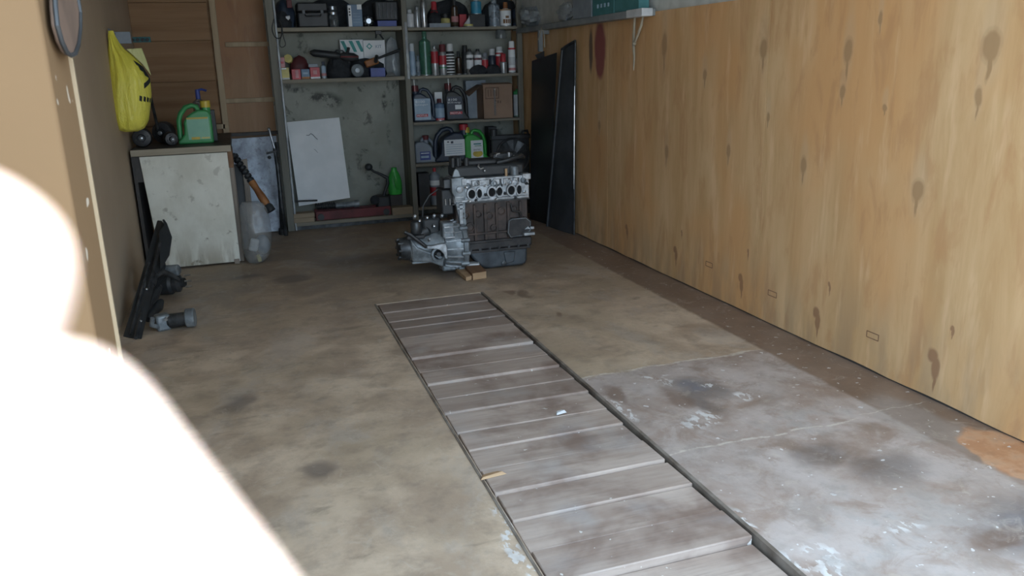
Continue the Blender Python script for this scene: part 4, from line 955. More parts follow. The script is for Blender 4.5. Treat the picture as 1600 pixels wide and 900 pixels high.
def quad_slab(name, label, cat, pts, th, mt, bevel=.004):
    m = MB(); m.prism(pts, th); o = m.build(name, mt, None, bevel); return tag(o, label, cat)
bpn = quad_slab('black_board', 'tall black board leaning in the far right corner', 'board', [Vector((1.775 * U, 5.02 * U, .002)), Vector((1.82 * U, 4.76 * U, .002)), atx(870, 82, 1.825), atx(831, 95, 1.80)], (.006, .012, 0), 'panel_black')
p = thing('bumper_panel', 'dark slate coloured car body panel with shiny edge leaning on plywood', 'car part', (1.80 * U, 4.6 * U, 0))
q = [fl(866, 344), fl(901, 357), None, None]
b0, b1 = Vector((1.795 * U, 4.74 * U, .003)), Vector((1.845 * U, 4.41 * U, .003))
t0, t1 = atx(879, 77, 1.835), atx(900, 64, 1.85)
m = MB(); rings = []
for i in range(13):
    u = i / 12; lo = b0.lerp(b1, u); hi = t0.lerp(t1, u); bulge = Vector((-.6, -.8, 0)) * (.018 * math.sin(u * math.pi))
    rings.append([lo + bulge, hi + bulge * .8, hi + bulge * .8 + Vector((.006, .008, 0)), lo + bulge + Vector((.006, .008, 0))])
m.loft(rings); m.build('skin', 'panel_slate', p)
m = MB(); m.tube([b1.lerp(t1, v) + Vector((-.008, -.006, 0)) for v in (.0, .2, .3, .45, .6, .8, 1)], .006, 8); m.build('trim_edge', 'dark_metal', p)
m = MB(); m.tube([b1.lerp(t1, v) + Vector((-.014, -.012, 0)) for v in (.25, .33, .5, .66, .78)], [.002, .0055, .006, .005, .002], 8); m.build('chrome_strip', 'steel', p)
m = MB(); m.tube([b0.lerp(t0, v) + Vector((-.004, -.006, 0)) for v in (0, .35, .7, 1)], .011, 8); m.build('rib', 'panel_slate', p)
m = MB(); m.tube([t0 + Vector((-.01, -.01, 0)), t0.lerp(t1, .5) + Vector((-.02, -.025, 0)), t1 + Vector((-.01, -.01, 0))], .01, 8); m.build('trim_edge', 'dark_metal', p)
m = MB(); m.prism([at(836, 86, 4.98), at(868, 72, 4.9), at(868, 95, 4.9), at(850, 110, 4.95)], (.006, .02, 0)); m.build('bracket', 'black', p)
m = MB(); m.tube([at(x, y, 5.0) for x, y in ((838, 104), (840, 140), (841, 200), (843, 260), (844, 338))], .003, 6); tag(m.build('rope', 'strap'), 'thin pale cord hanging down beside the black board', 'cord')

# wall shelf high on the right
Xs = 1.80
sh = thing('wall_shelf', 'narrow grey wall shelf high on the right plywood wall', 'shelf', atx(915, 35, 1.85))
zn = atx(1000, 25, Xs).z; yn = atx(1003, 22, Xs).y; yf = 5.28 * U
m = MB(); m.box((Xs * U, yn, zn), (XR, yf, zn + .04)); m.build('shelf_board', 'bracket_grey', sh, .004)
m = MB(); m.box((Xs * U - .003, yn - .003, zn - .002), (XR - .02, yn + .2, zn + .043)); m.build('end_wrap', 'white_plastic', sh, .003)
yb_ = atx(838, 40, Xs).y - .05
m = MB(); m.box((Xs * U, yb_, zn - .16), (Xs * U + .035, yb_ + .03, zn)); m.build('bracket', 'bracket_grey', sh, .003)
m = MB(); m.box((Xs * U + .035, yb_, zn - .03), (XR, yb_ + .03, zn)); m.build('bracket', 'bracket_grey', sh, .003)
zs = zn + .0405
def wallbox(name, label, px0, px1, hh, mt, cat='box', dx=.006):
    y0_ = atx(px1, 15, Xs).y; y1_ = atx(px0, 15, Xs).y
    c = Vector((Xs * U + dx + .05, (y0_ + y1_) / 2, zs)); t = thing(name, label, cat, c, 'boxes on the wall shelf')
    m = MB(); m.box((Xs * U + dx, y0_ + .004, zs), (XR - .015, y1_ - .004, zs + hh)); m.build('carton', mt, t, .003)
    m = MB(); m.box((Xs * U + dx - .001, y0_ + .003, zs + hh * .8), (XR - .016, y1_ - .003, zs + hh + .002)); m.build('lid', mt, t, .002)
    return t, y0_, y1_
wallbox('carton', 'grey carton on the wall shelf left of two teal boxes', 893, 923, .2, 'grey_plastic')
t, ya, yb = wallbox('carton', 'teal box with pale lettering on the wall shelf', 924, 958, .2, 'teal')
for k in range(4):
    m = MB(); q = ya + (yb - ya) * (.22 + .16 * k); m.box((Xs * U + .003, q, zs + .045), (Xs * U + .006, q + .02, zs + .068)); m.build('print', 'sky_label', t)
wallbox('carton', 'teal blue box at the near end of the wall shelf', 959, 997, .2, 'cyan' if False else 'teal')
def lump(name, label, cat, c, rx, ry, rz, mt, seed, rough=.35, n=22, k_=12):
    m = MB(); rings = []
    for k in range(k_ + 1):
        th = math.pi * (k + .05) / (k_ + .1); ring = []
        for i in range(n):
            a_ = 2 * math.pi * i / n; p = Vector((math.cos(a_) * math.sin(th), math.sin(a_) * math.sin(th), -math.cos(th)))
            q = 1 + rough * mnoise.noise(p * 2.2 + Vector((seed, 0, 0))) + rough * .6 * mnoise.noise(p * 5 + Vector((0, seed, 0)))
            ring.append(Vector(c) + Vector((p.x * rx * q, p.y * ry * q, max(-rz, p.z * rz * q))))
        rings.append(ring)
    m.loft(rings); return tag(m.build(name, mt), label, cat)
cbag = at(838, 12, 5.14); lump('plastic_bag', 'crumpled grey plastic bag at far end of the wall shelf', 'bag', (cbag.x - .02, cbag.y, zs + .075), .12, .14, .075, 'bag_grey', 5.0, .45)
lump('plastic_bag', 'dark crumpled bag between grey bag and the grey carton', 'bag', (Xs * U + .028, atx(878, 15, Xs).y, zs + .06), .032, .13, .06, 'bag_grey', 9.0, .4)
for x_, lb in ((843, 'left of two short pale strips dangling under the wall shelf'), (851, 'right of two short pale strips dangling under the wall shelf')):
    p0, p1, p2 = (atx(x, y, 1.79) for x, y in ((846, 42), ((846 + x_) / 2 + (2 if x_ > 846 else -1), 55), (x_ - (2 if x_ < 846 else 0), 66 + (8 if x_ > 846 else -4))))
    m = MB(); m.tube([p0, p1, p2], [.002, .004, .005], 6); tag(m.build('tape_strip', 'strap'), lb, 'strip')
st = thing('strap', 'pale knotted strap hanging down the plywood from the wall shelf end', 'strap', atx(990, 108, 1.855))
m = MB(); m.tube([atx(x, y, 1.845) for x, y in ((992, 24), (991, 45), (990, 68), (991, 90), (990, 110))], [.007, .008, .009, .007, .003], 6); m.build('tail', 'strap', st)
m = MB(); m.tube([atx(x, y, 1.84) for x, y in ((1005, 24), (1002, 40), (997, 54), (991, 68))], [.006, .008, .008, .007], 6); m.build('loop', 'strap', st)
m = MB(); m.ball(atx(991, 68, 1.84), .013, 10, 6); m.build('knot', 'strap', st)

# ================================================================== WORKBENCH CORNER
Yc = 4.53; yc = Yc * U
wb_ = thing('workbench', 'small workbench with white panel front and dark greasy top', 'workbench', (-.28 * U, 4.8 * U, 0))
xl, xr_ = at(212, 300, Yc).x, at(376, 411, Yc).x
zt0 = at(290, 233, Yc).z
pa, pb, pc, pd = at(217, 246, Yc), at(355, 236, Yc), at(375, 411, Yc), at(259, 421, Yc)
zb0 = .012
m = MB(); m.prism([(pa.x, yc, zt0 - .035), (pb.x, yc, zt0 - .035), (pb.x + .0, yc, zb0), (pd.x - .02, yc, zb0)], (0, .018, 0)); m.build('front_panel', 'cabinet_white', wb_, .003)
m = MB(); m.box((pb.x - .002, yc - .003, zt0 - .14), (pb.x + .03, yc + .42, zt0 - .03)); m.build('drawer', 'wood_red', wb_, .003)
m = MB(); m.box((pb.x + .0, yc + .006, zb0), (pb.x + .026, yc + .034, zt0 - .03)); m.build('leg', 'grey_wood', wb_, .003)
m = MB(); m.box((pb.x + .0, yc + .40, zb0), (pb.x + .028, yc + .43, zt0 - .03)); m.build('leg', 'grey_wood', wb_, .003)
m = MB(); m.box((pc.x - .035, yc - .012, 0), (pc.x + .0, yc + .03, .032)); m.build('foot', 'grey_wood', wb_, .003)
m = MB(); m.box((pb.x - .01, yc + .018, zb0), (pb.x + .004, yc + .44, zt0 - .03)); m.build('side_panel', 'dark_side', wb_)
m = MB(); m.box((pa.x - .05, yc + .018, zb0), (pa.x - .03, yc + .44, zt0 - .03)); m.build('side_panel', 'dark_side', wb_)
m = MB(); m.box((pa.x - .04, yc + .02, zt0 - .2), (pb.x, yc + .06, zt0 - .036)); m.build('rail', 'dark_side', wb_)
zt1 = zt0 + .012
m = MB(); m.box((at(204, 240, Yc).x, yc - .02, zt0 - .03), (at(361, 232, Yc).x, yc + .0, zt1)); m.build('front_edge', 'bench_edge', wb_, .003)
m = MB(); m.box((at(204, 240, Yc).x, yc + .0, zt0 - .03), (at(361, 232, Yc).x, YB - .12, zt1)); m.build('worktop', 'bench_top', wb_, .003)
# things on the bench
def bx_(px, py, Y): return at(px, py, Y)
Yj = 4.72
YSm_save = YSm
YSm = Yj * U - .04
t = jug('green antifreeze canister with yellow cap standing on the workbench', 274, 330, 152, 219, zt1 + .0005, 'green2', 'yellow', .04, .13, -1, None, name='antifreeze_can', lab=(-.2, .42, .10, .62), labm='green_label', capx=-.62)
jpatch(t, 'print_band', 'yellow', -.2, .40, .58, .62, .002); jpatch(t, 'print_band', 'yellow', -.12, .12, .10, .16, .002); jpatch(t, 'print_band', 'yellow_pale', .16, .4, .11, .15, .002)
sb = can('clear spray bottle with a blue trigger behind the green canister', 302, 322, 134, 216, zt1 + .0005, 'glass', .20, 'blue', .16, (), None, 'spray_bottle', 'bottle', .4)
o = world_loc(sb); m = MB(); m.tube([o + Vector((0, 0, sb['h'] * .98)), o + Vector((.03, -.01, sb['h'] * 1.0)), o + Vector((.06, -.02, sb['h'] * .97))], .008); m.build('trigger', 'blue', sb)
carton('small_box', 'black box standing between green canister and the pale batten', 326, 337, 166, 214, zt1 + .0005, 'black', .24, .06)
YSm = YSm_save
def hub(label, px, py, Y, r, z, name='brake_drum', tilt=0.0):
    c = at(px, py, Y); c.z = z; t = thing(name, label, 'car part', c, 'dark round car parts on the workbench')
    cz = c + Vector((0, 0, r)); ax = Vector((math.sin(tilt), math.cos(tilt), 0)).normalized()
    m = MB(); m.lathe([(r * .55, 0), (r * .9, .004), (r, .02), (r, .07), (r * .9, .08)], cz, ax, 22); m.build('drum', 'iron_dark', t)
    m = MB(); m.lathe([(r * .35, -.025), (r * .38, -.02), (r * .42, .004)], cz, ax, 14); m.build('hub', 'dark_metal', t)
    m = MB(); m.lathe([(r * .14, -.032), (r * .2, -.03), (r * .2, -.022)], cz, ax, 10); m.build('axle_nut', 'silver', t)
    q = ax.orthogonal().normalized(); w2 = ax.cross(q)
    for k in range(4):
        a_ = k * math.pi / 2 + .5; m = MB(); m.cyl(cz + (q * math.cos(a_) + w2 * math.sin(a_)) * r * .62 - ax * .014, cz + (q * math.cos(a_) + w2 * math.sin(a_)) * r * .62 + ax * .006, r * .07, n=8); m.build('wheel_stud', 'dark_metal', t)
    return t
hub('dark brake drum at the left front corner of the workbench', 221, 214, 4.66, .062, zt1)
hub('dark brake drum behind the left one on the workbench', 252, 205, 4.85, .075, zt1, tilt=.3)
hub('small dark wheel hub beside the green canister on the workbench', 268, 213, 4.66, .045, zt1, 'wheel_hub', -.3)
m = MB(); m.cyl(at(235, 150, 4.95), at(247, 203, 4.82), .010); tag(m.build('rod', 'steel' if False else 'dark_metal'), 'grey rod leaning in the corner behind the brake drums', 'rod')
m = MB(); m.cyl(at(168, 154, 4.62), at(173, 219, 4.62), .005); tag(m.build('rod', 'black'), 'thin black rod hanging on the left wall below the yellow bag', 'rod')

# little wall plate, peg rail and the yellow bag
pw = thing('wall_bracket', 'small pale grey metal plate bracket on the left wall', 'bracket', at(185, 60, 4.55))
a, b = at(165, 50, 4.55), at(206, 68, 4.55)
m = MB(); m.box((XL, a.y - .004, b.z), (b.x, a.y + .004, a.z)); m.build('plate', 'grey_plastic', pw, .002)
m = MB(); m.cyl(Vector((b.x - .09, a.y - .055, a.z - .012)), Vector((b.x - .09, a.y, a.z - .012)), .006); m.build('hook', 'dark_metal', pw)
m = MB(); m.box((XL, a.y - .03, b.z), (XL + .006, a.y + .06, a.z + .02)); m.build('flange', 'grey_plastic', pw, .002)
pr_ = thing('peg_rail', 'short dark teal rail with little pegs on the back boards', 'rail', at(220, 62, YBu - .02))
a, b = at(200, 58, YBu - .01), at(236, 66, YBu - .01)
m = MB(); m.box((a.x, YB - .02, b.z), (b.x, YB - .008, a.z)); m.build('rail', 'teal', pr_, .002)
for k in range(4):
    q = a.x + (b.x - a.x) * (.2 + .22 * k); m = MB(); m.cyl((q, YB - .05, (a.z + b.z) / 2 - .003), (q, YB - .015, (a.z + b.z) / 2), .012); m.build('peg', 'black', pr_)
Yg = 4.42
prof = [(48, 169, 177, .012), (56, 168.5, 180, .02), (66, 169, 186, .035), (76, 169, 194, .05), (90, 169, 212, .07), (105, 169.5, 224, .085), (125, 170, 235, .10), (150, 170, 237, .11), (172, 171, 235, .11), (188, 173, 233, .10), (197, 177, 229, .085), (203, 184, 224, .06), (205.5, 195, 216, .03)]
def interp(y):
    for i in range(len(prof) - 1):
        a_, b_ = prof[i], prof[i + 1]
        if a_[0] <= y <= b_[0]:
            u = (y - a_[0]) / (b_[0] - a_[0]); return [p_ + (q_ - p_) * u for p_, q_ in zip(a_, b_)]
def bag_pt(y, th, off=0):
    _, xl_, xr2, d = interp(y); a_, b_ = at(xl_, y, Yg), at(xr2, y, Yg); c_ = (a_ + b_) / 2; hw = (b_ - a_).length / 2
    top = max(0, min(1, (150 - y) / 90)); q = 1 + .10 * top * math.sin(th * 13 + y * .02) + .03 * math.sin(th * 9 + 1) + .06 * mnoise.noise(Vector((math.cos(th) * 2, math.sin(th) * 2, y * .02))) * (1 - abs(math.cos(th)) ** 3)
    return Vector((c_.x + math.cos(th) * (hw + off), c_.y + math.sin(th) * (d * q + off), c_.z))
yb2 = thing('carrier_bag', 'full yellow carrier bag with black print hanging on the left wall', 'bag', bag_pt(205, 4.7))
N = 64; ys = [48 + (205.5 - 48) * i / 44 for i in range(45)]
m = MB(); m.loft([[bag_pt(y, 2 * math.pi * i / N) for i in range(N)] for y in ys]); m.build('sack', 'bag_yellow', yb2)
m = MB(); a, b, c, d, e = (at(x, y, Yg - .03) for x, y in ((197, 76.5), (221, 75), (228, 93), (236, 118), (222, 100)))
m.prism([a, b, c, d, e], (0, .02, 0)); m.build('handle_flap', 'bag_pale', yb2, .004)
def bag_print(y0_, y1_, t0_, t1_, slant=0, n=5, nm='print'):
    mb = MB(); V = []
    for i in range(n + 1):
        for j in range(n + 1):
            y = y0_ + (y1_ - y0_) * i / n + slant * j / n; V.append(bag_pt(max(48, min(205, y)), math.radians(t0_ + (t1_ - t0_) * j / n), .0025))
    F = [(i * (n + 1) + j, i * (n + 1) + j + 1, (i + 1) * (n + 1) + j + 1, (i + 1) * (n + 1) + j) for i in range(n) for j in range(n)]
    mb.add(V, F); return mb.build(nm, 'black', yb2)
bag_print(94, 102, 316, 350, 12); bag_print(103, 110, 320, 352, 10); bag_print(112, 119, 330, 354, 6); bag_print(131, 139, 316, 350, -10)
for k in range(4): bag_print(149 + k * 1.5, 157 + k * 1.0, 300 + k * 13, 308 + k * 13, 2, 3, 'lettering')
# oval board on the jamb
ov = thing('oval_board', 'brown oval board with dark rim hanging on the door jamb', 'plaque', at(107, 70, .985))
X_o = PJX + .006; cY, cZ = atx(107, 0, X_o / U).y, 0
pt = [atx(x, y, (PJX + .012) / U) for x, y in ((84, -14), (85, 10), (88, 40), (95, 65), (103, 82), (110, 87), (116, 84), (121, 70), (124, 45), (124, 20), (120, -5), (112, -22), (98, -28), (88, -24))]
m = MB(); m.prism(pt, (-.006, 0, 0)); m.build('board', 'oval', ov, .002)
m = MB(); m.tube([q + Vector((.001, 0, 0)) for q in pt], .003, 6, True); m.build('rim', 'black', ov)

# leaning zinc sheet, slats, strut, rods behind the bench
Yz = 5.2
quad_slab('zinc_sheet', 'mottled grey metal sheet leaning between workbench and shelving', 'sheet', [at(361, 217, 5.5), at(432, 212, 5.5), Vector((at(440, 340, 5.36).x, 5.36 * U, .004)), Vector((at(366, 340, 5.36).x, 5.36 * U, .004))], (0, .005, .001), 'grey_sheet')
m = MB(); a, b = at(360, 211, 5.53), at(436, 211, 5.53); m.box((a.x, a.y, a.z - .012), (b.x, YB + .004, a.z + .012)); tag(m.build('dark_rail', 'dark_side'), 'dark wooden rail above the leaning zinc sheet', 'rail')
quad_slab('slat', 'pale grey wooden slat leaning right behind the workbench leg', 'slat', [at(377, 250, 5.0), at(386, 248, 5.0), Vector((at(394, 330, 4.95).x, 4.85 * U, .003)), Vector((at(385, 330, 4.95).x, 4.85 * U, .003))], (0, .02, 0), 'grey_wood')
quad_slab('black_board', 'narrow black board between workbench leg and pale slat', 'board', [at(362, 258, 5.03), at(381, 254, 5.03), Vector((at(388, 330, 4.97).x, 4.9 * U, .003)), Vector((at(368, 330, 4.97).x, 4.9 * U, .003))], (0, .015, 0), 'panel_black')
sa = thing('geared_shaft', 'black geared shaft with an orange brown grip leaning on zinc sheet', 'car part', at(410, 330, 4.98))
A_, B_ = at(364, 240, 5.02), at(424, 330, 4.9); d_ = (B_ - A_).normalized(); L = (B_ - A_).length
m = MB(); m.lathe([(.012, 0), (.012, L * .5)], A_, d_, 10); m.build('shaft', 'black', sa)
for k in range(7):
    m = MB(); m.lathe([(.02, 0), (.028, .006), (.028, .024), (.02, .03)], A_ + d_ * (L * (.02 + k * .068)), d_, 12); m.build('lobe', 'dark_metal', sa)
m = MB(); m.lathe([(.018, L * .44), (.028, L * .5), (.024, L * .62), (.03, L * .74), (.03, L * .86), (.022, L * .9)], A_, d_, 14); m.build('grip', 'orange', sa)
m = MB(); m.lathe([(.024, L * .88), (.036, L * .92), (.036, L)], A_, d_, 12); m.build('end', 'black', sa)
jr = thing('wheel_brace', 'tall dark rod with a bright chrome tip against the left shelf post', 'tool', fl(446, 372))
m = MB(); m.tube([at(420, 200, 5.22), at(423, 212, 5.21), at(429, 232, 5.2)], .007, 10); m.build('chrome_tip', 'steel', jr)
m = MB(); m.ball(at(420, 202, 5.22), .013, 10, 6); m.build('socket', 'steel', jr)
m = MB(); m.tube([at(429, 232, 5.2), at(434, 262, 5.17), at(440, 320, 5.12), fl(447, 368)], [.013, .016, .017, .015], 10); m.build('tube', 'dark_metal', jr)
m = MB(); m.cyl(at(416, 240, 5.18), at(432, 236, 5.18), .008); m.build('cross_pin', 'dark_metal', jr)
m = MB(); m.ball(at(421, 246, 5.17), .014, 10, 6); m.build('knob', 'black', jr)
m = MB(); m.cyl(fl(443, 366), fl(443, 366) + Vector((0, 0, .05)), .035); m.build('foot', 'dark_metal', jr)
m = MB(); m.tube([at(432, 222, 5.27), at(436, 270, 5.24), fl(441, 362)], .016, 8); tag(m.build('pipe', 'green2' if False else 'dark_metal'), 'dark pipe standing behind the chrome tipped rod', 'pipe')

# clear bag on the floor
cbp = fl(402, 412); Yq = cbp.y / U
cprof = [(316, 378, 404, .02), (320, 375, 412, .05), (330, 374, 418, .07), (345, 375, 422, .085), (365, 377, 425, .095), (385, 379, 425, .095), (400, 382, 422, .085), (409, 387, 415, .06), (414, 394, 408, .03)]
prof_save = prof; prof = cprof
def cb_pt(y, th):
    _, xl_, xr2, d = interp(y); a_, b_ = at(xl_, y, Yq), at(xr2, y, Yq); c_ = (a_ + b_) / 2; hw = (b_ - a_).length / 2
    q = 1 + .14 * mnoise.noise(Vector((math.cos(th) * 2.4, math.sin(th) * 2.4, y * .045))) + .06 * mnoise.noise(Vector((math.cos(th) * 6, math.sin(th) * 6, y * .1)))
    return Vector((c_.x + math.cos(th) * hw * (.94 + .06 * q), c_.y + .03 + math.sin(th) * d * q, max(.001, c_.z)))
pb_ = thing('polythene_bag', 'clear polythene bag of bits standing on floor beside the workbench', 'bag', (cbp.x, cbp.y + .03, 0))
m = MB(); m.loft([[cb_pt(316 + 98 * k / 26, 2 * math.pi * i / 40) for i in range(40)] for k in range(27)]); m.build('film', 'bag_clear', pb_)
q = at(397, 385, Yq)
m = MB(); m.box(q + Vector((-.028, .01, -.04)), q + Vector((.03, .04, .05)), Matrix.Rotation(.3, 3, 'Y')); m.build('white_packet', 'white_plastic', pb_, .012)
q = at(405, 405, Yq); m = MB(); m.box(q + Vector((-.012, .0, -.02)), q + Vector((.014, .03, .03)), Matrix.Rotation(-.2, 3, 'Y')); m.build('yellow_packet', 'yellow_pale', pb_, .006)
q = at(410, 375, Yq); m = MB(); m.ball(q + Vector((0, .05, -.04)), .05, 14, 8, (1, .8, 1.4)); m.build('grey_packet', 'grey_plastic', pb_)

# scrap leaning on the left wall
lp = thing('body_strip', 'long black car body strip leaning on left wall by the workbench', 'car part', fl(215, 528))
def rail(pts, r, nm, mt='black', n=8):
    m = MB(); m.tube(pts, r, n); return m.build(nm, mt, lp)
A_, B_ = fl(208, 530), at(262, 346, 3.95)
m = MB(); m.prism([fl(200, 528, .002), fl(222, 530, .002), at(246, 432, 3.72), at(264, 390, 3.86), at(265, 366, 3.92), at(259, 352, 3.95), at(253, 344, 3.97), at(249, 362, 3.93), at(240, 400, 3.82)], (-.03, .035, 0)); m.build('panel', 'black', lp, .006)
rail([fl(212, 528, .01), at(226, 470, 3.56), at(240, 420, 3.72), at(250, 380, 3.84)], .010, 'flange', 'dark_metal')
rail([fl(204, 524, .01), at(218, 466, 3.56), at(233, 410, 3.72)], .008, 'flange', 'dark_metal')
for q in ((222, 480, 3.52), (229, 452, 3.6), (220, 502, 3.42)):
    m = MB(); m.ball(at(*q), .009, 8, 5); m.build('bolt', 'steel', lp)
m = MB(); m.prism([at(248, 362, 3.9), at(256, 352, 3.93), at(253, 343, 3.96), at(258, 350, 3.95), at(266, 372, 3.9), at(262, 400, 3.8), at(250, 420, 3.72)], (.01, .02, 0)); m.build('torn_tip', 'black', lp, .003)
for k_, (a1, b1_, r_) in enumerate((((215, 500, 3.46), (250, 448, 3.72), .028), ((221, 478, 3.55), (244, 428, 3.74), .022), ((232, 500, 3.55), (252, 470, 3.68), .03))):
    m = MB(); p1, p2 = at(*a1), at(*b1_); m.lathe([(r_ * .6, 0), (r_, .02), (r_ * .8, (p2 - p1).length * .5), (r_ * 1.05, (p2 - p1).length * .7), (r_ * .5, (p2 - p1).length)], p1, p2 - p1, 12); m.build('joint_boot', ('black', 'dark_metal', 'black')[k_], lp)
m = MB(); m.tube([at(236, 436, 3.74), at(252, 424, 3.8), at(268, 430, 3.82), at(280, 438, 3.84)], [.016, .02, .016, .01], 10); m.build('arm', 'dark_metal', lp)
m = MB(); m.tube([at(224, 470, 3.58), at(226, 452, 3.62), at(227, 436, 3.66)], .004, 6); m.build('bright_edge', 'steel', lp)
Ym = fl(270, 462).y / U
mt_ = thing('starter_motor', 'black electric motor with silver nose lying by the left wall', 'car part', (at(265, 458, Ym).x, Ym * U + .05, .0))
c = at(258, 452, Ym); c.z = .0
m = MB(); m.lathe([(.05, -.12), (.066, -.11), (.066, .04), (.05, .06)], c + Vector((0, .04, .068)), (1, -.35, .05), 18); m.build('housing', 'black', mt_)
m = MB(); m.lathe([(.052, .05), (.056, .06), (.056, .085), (.03, .1), (.028, .12)], c + Vector((0, .04, .068)), (1, -.35, .05), 16); m.build('nose', 'dark_metal', mt_)
m = MB(); m.lathe([(.03, -.06), (.034, -.05), (.034, .06), (.02, .07)], c + Vector((.03, .02, .15)), (1, -.35, .05), 14); m.build('solenoid', 'alu_dull', mt_)
for k in range(3):
    m = MB(); m.cyl(c + Vector((.115, -.015, .05 + .035 * k)), c + Vector((.15, -.028, .053 + .035 * k)), .006, n=8); m.build('stud', 'steel', mt_)
m = MB(); m.lathe([(.055, -.03), (.062, 0), (.05, .1)], c + Vector((-.045, .03, .11)), (.2, -.3, 1), 16); m.build('boss', 'black', mt_)
Yk = fl(275, 516).y / U; c = at(272, 510, Yk); c.z = 0
ck = thing('brake_caliper', 'grey brake caliper on the floor nearest the left wall panel', 'car part', (c.x, c.y, 0))
m = MB(); m.box(c + Vector((-.09, 0, 0)), c + Vector((-.02, .07, .085)), rotz(.3)); m.build('bracket', 'alu_dull', ck, .012)
m = MB(); m.lathe([(.03, -.03), (.038, -.02), (.038, .06), (.03, .07)], c + Vector((0, .03, .045)), (1, -.1, .05), 16); m.build('piston_body', 'dark_metal', ck)
m = MB(); m.lathe([(.046, .06), (.05, .065), (.05, .10), (.046, .105)], c + Vector((0, .03, .051)), (1, -.1, .02), 18); m.build('flange', 'alu_dull', ck)
m = MB(); m.tube([c + Vector((-.08, .0, .03)), c + Vector((-.1, -.03, .05)), c + Vector((-.09, -.04, .09))], .012); m.build('arm', 'alu_dull', ck)
m = MB(); m.cyl(c + Vector((-.03, -.002, .07)), c + Vector((-.03, -.03, .07)), .008, n=8); m.build('bolt', 'steel', ck)

# ================================================================== ENGINE
Ye = 3.80; ye = Ye * U
ex, ez = (lambda px, py=360: at(px, py, Ye).x), (lambda py, px=770: at(px, py, Ye).z)
E0 = Vector((at(770, 420, Ye).x, ye + .12, 0))
en = thing('car_engine', 'bare car engine with dusty aluminium head and gearbox standing on the garage floor', 'engine', E0)
xl, xr_ = ex(710, 360), ex(828, 350)
D = .26
def eb(name, a, b, mt, bev=.004): m = MB(); m.box(a, b); return m.build(name, mt, en, bev)
z_pan = ez(392); z_blk = ez(315, 765); z_hd = ez(277, 765)
# oil pan: tapered sump, deep on the right
pts = [(ex(734, 395), z_pan), (ex(738, 405), z_pan - .03), (ex(753, 420), z_pan - .10), (ex(762, 424), .006), (ex(818, 420), .006), (ex(825, 412), .02), (ex(826, 392), z_pan)]
m = MB(); m.prism([(x, ye + .02, q) for x, q in pts], (0, D - .05, 0)); m.build('oil_pan', 'pan', en, .014, True, 3)
m = MB(); m.prism([(ex(787), ye + .012, z_pan - .02), (ex(806), ye + .012, z_pan - .02), (ex(803), ye + .012, z_pan - .09), (ex(790), ye + .012, z_pan - .10)], (0, .02, 0)); m.build('pan_dimple', 'pan', en, .006)
m = MB(); m.lathe([(.018, 0), (.018, .012), (.012, .014)], (ex(789, 418), ye + .025, .03), (0, -1, 0), 10); m.build('drain_plug', 'dark_metal', en)
eb('pan_flange', (ex(728), ye - .002, z_pan - .006), (ex(829, 392), ye + D - .01, z_pan + .012), 'iron_dark')
for k in range(7):
    x_ = ex(735 + k * 15, 390); m = MB(); m.lathe([(.009, 0), (.009, .012)], (x_, ye + .006, z_pan + .018), (0, -1, 0), 6); m.build('pan_bolt', 'dark_metal', en)
# block
eb('block', (xl + .02, ye + .012, z_pan + .012), (xr_ - .01, ye + D, z_blk), 'iron', .006)
eb('block_skirt', (xl + .03, ye + .0, z_pan + .012), (xr_ + .012, ye + D - .01, z_pan + .075), 'iron_dark', .01)
for px_, w_ in ((718, 5), (741, 4), (757, 5), (775, 4), (793, 5), (812, 4)):
    eb('rib', (ex(px_), ye - .004, z_pan + .075), (ex(px_ + w_), ye + .02, z_blk - .012), 'iron', .005)
for px_, py_, r in ((729, 333, .026), (749, 333, .022), (766, 337, .024), (785, 331, .026), (805, 330, .022), (735, 352, .03), (772, 356, .022)):
    m = MB(); m.lathe([(r, 0), (r, .018), (r * .7, .022), (r * .65, .012)], (ex(px_), ye + .015, ez(py_)), (0, -1, 0), 16); m.build('core_plug', 'iron', en)
eb('rib', (ex(722), ye - .006, ez(365)), (ex(792), ye + .02, ez(361.5)), 'iron', .004)
eb('rib', (ex(722), ye - .01, ez(378)), (ex(800), ye + .02, ez(374)), 'iron_dark', .004)
m = MB(); m.tube([(ex(799), ye - .004, ez(320)), (ex(801), ye - .01, ez(331)), (ex(812), ye - .012, ez(334)), (ex(816), ye - .008, ez(345))], .007); m.build('oil_line', 'iron_dark', en)
# cover plate with bracket at the right
m = MB(); m.prism([(ex(x), ye - .012, ez(y)) for x, y in ((793, 346), (799, 343), (822, 343), (830, 350), (829, 366), (815, 373), (795, 374), (791, 366))], (0, .026, 0)); m.build('pump_cover', 'iron_dark', en, .006)
m = MB(); m.tube([(ex(x), ye - .014, ez(y)) for x, y in ((795, 347), (800, 344.5), (821, 344.5), (828, 351), (827, 365), (815, 371.5), (797, 372.5), (793, 365))], .0025, 6, True); m.build('gasket_edge', 'alu_dull', en)
eb('mount_bracket', (ex(815, 362), ye - .05, ez(366, 822)), (ex(832, 362), ye - .01, ez(361.5, 822)), 'alu', .004)
m = MB(); m.prism([(ex(817), ye - .03, ez(362)), (ex(823), ye - .03, ez(357)), (ex(828), ye - .03, ez(362))], (0, .02, 0)); m.build('mount_bracket', 'alu', en, .003)
eb('mount_bracket', (ex(826, 356), ye - .036, ez(357, 828)), (ex(832, 356), ye - .01, ez(352.5, 828)), 'alu', .004)
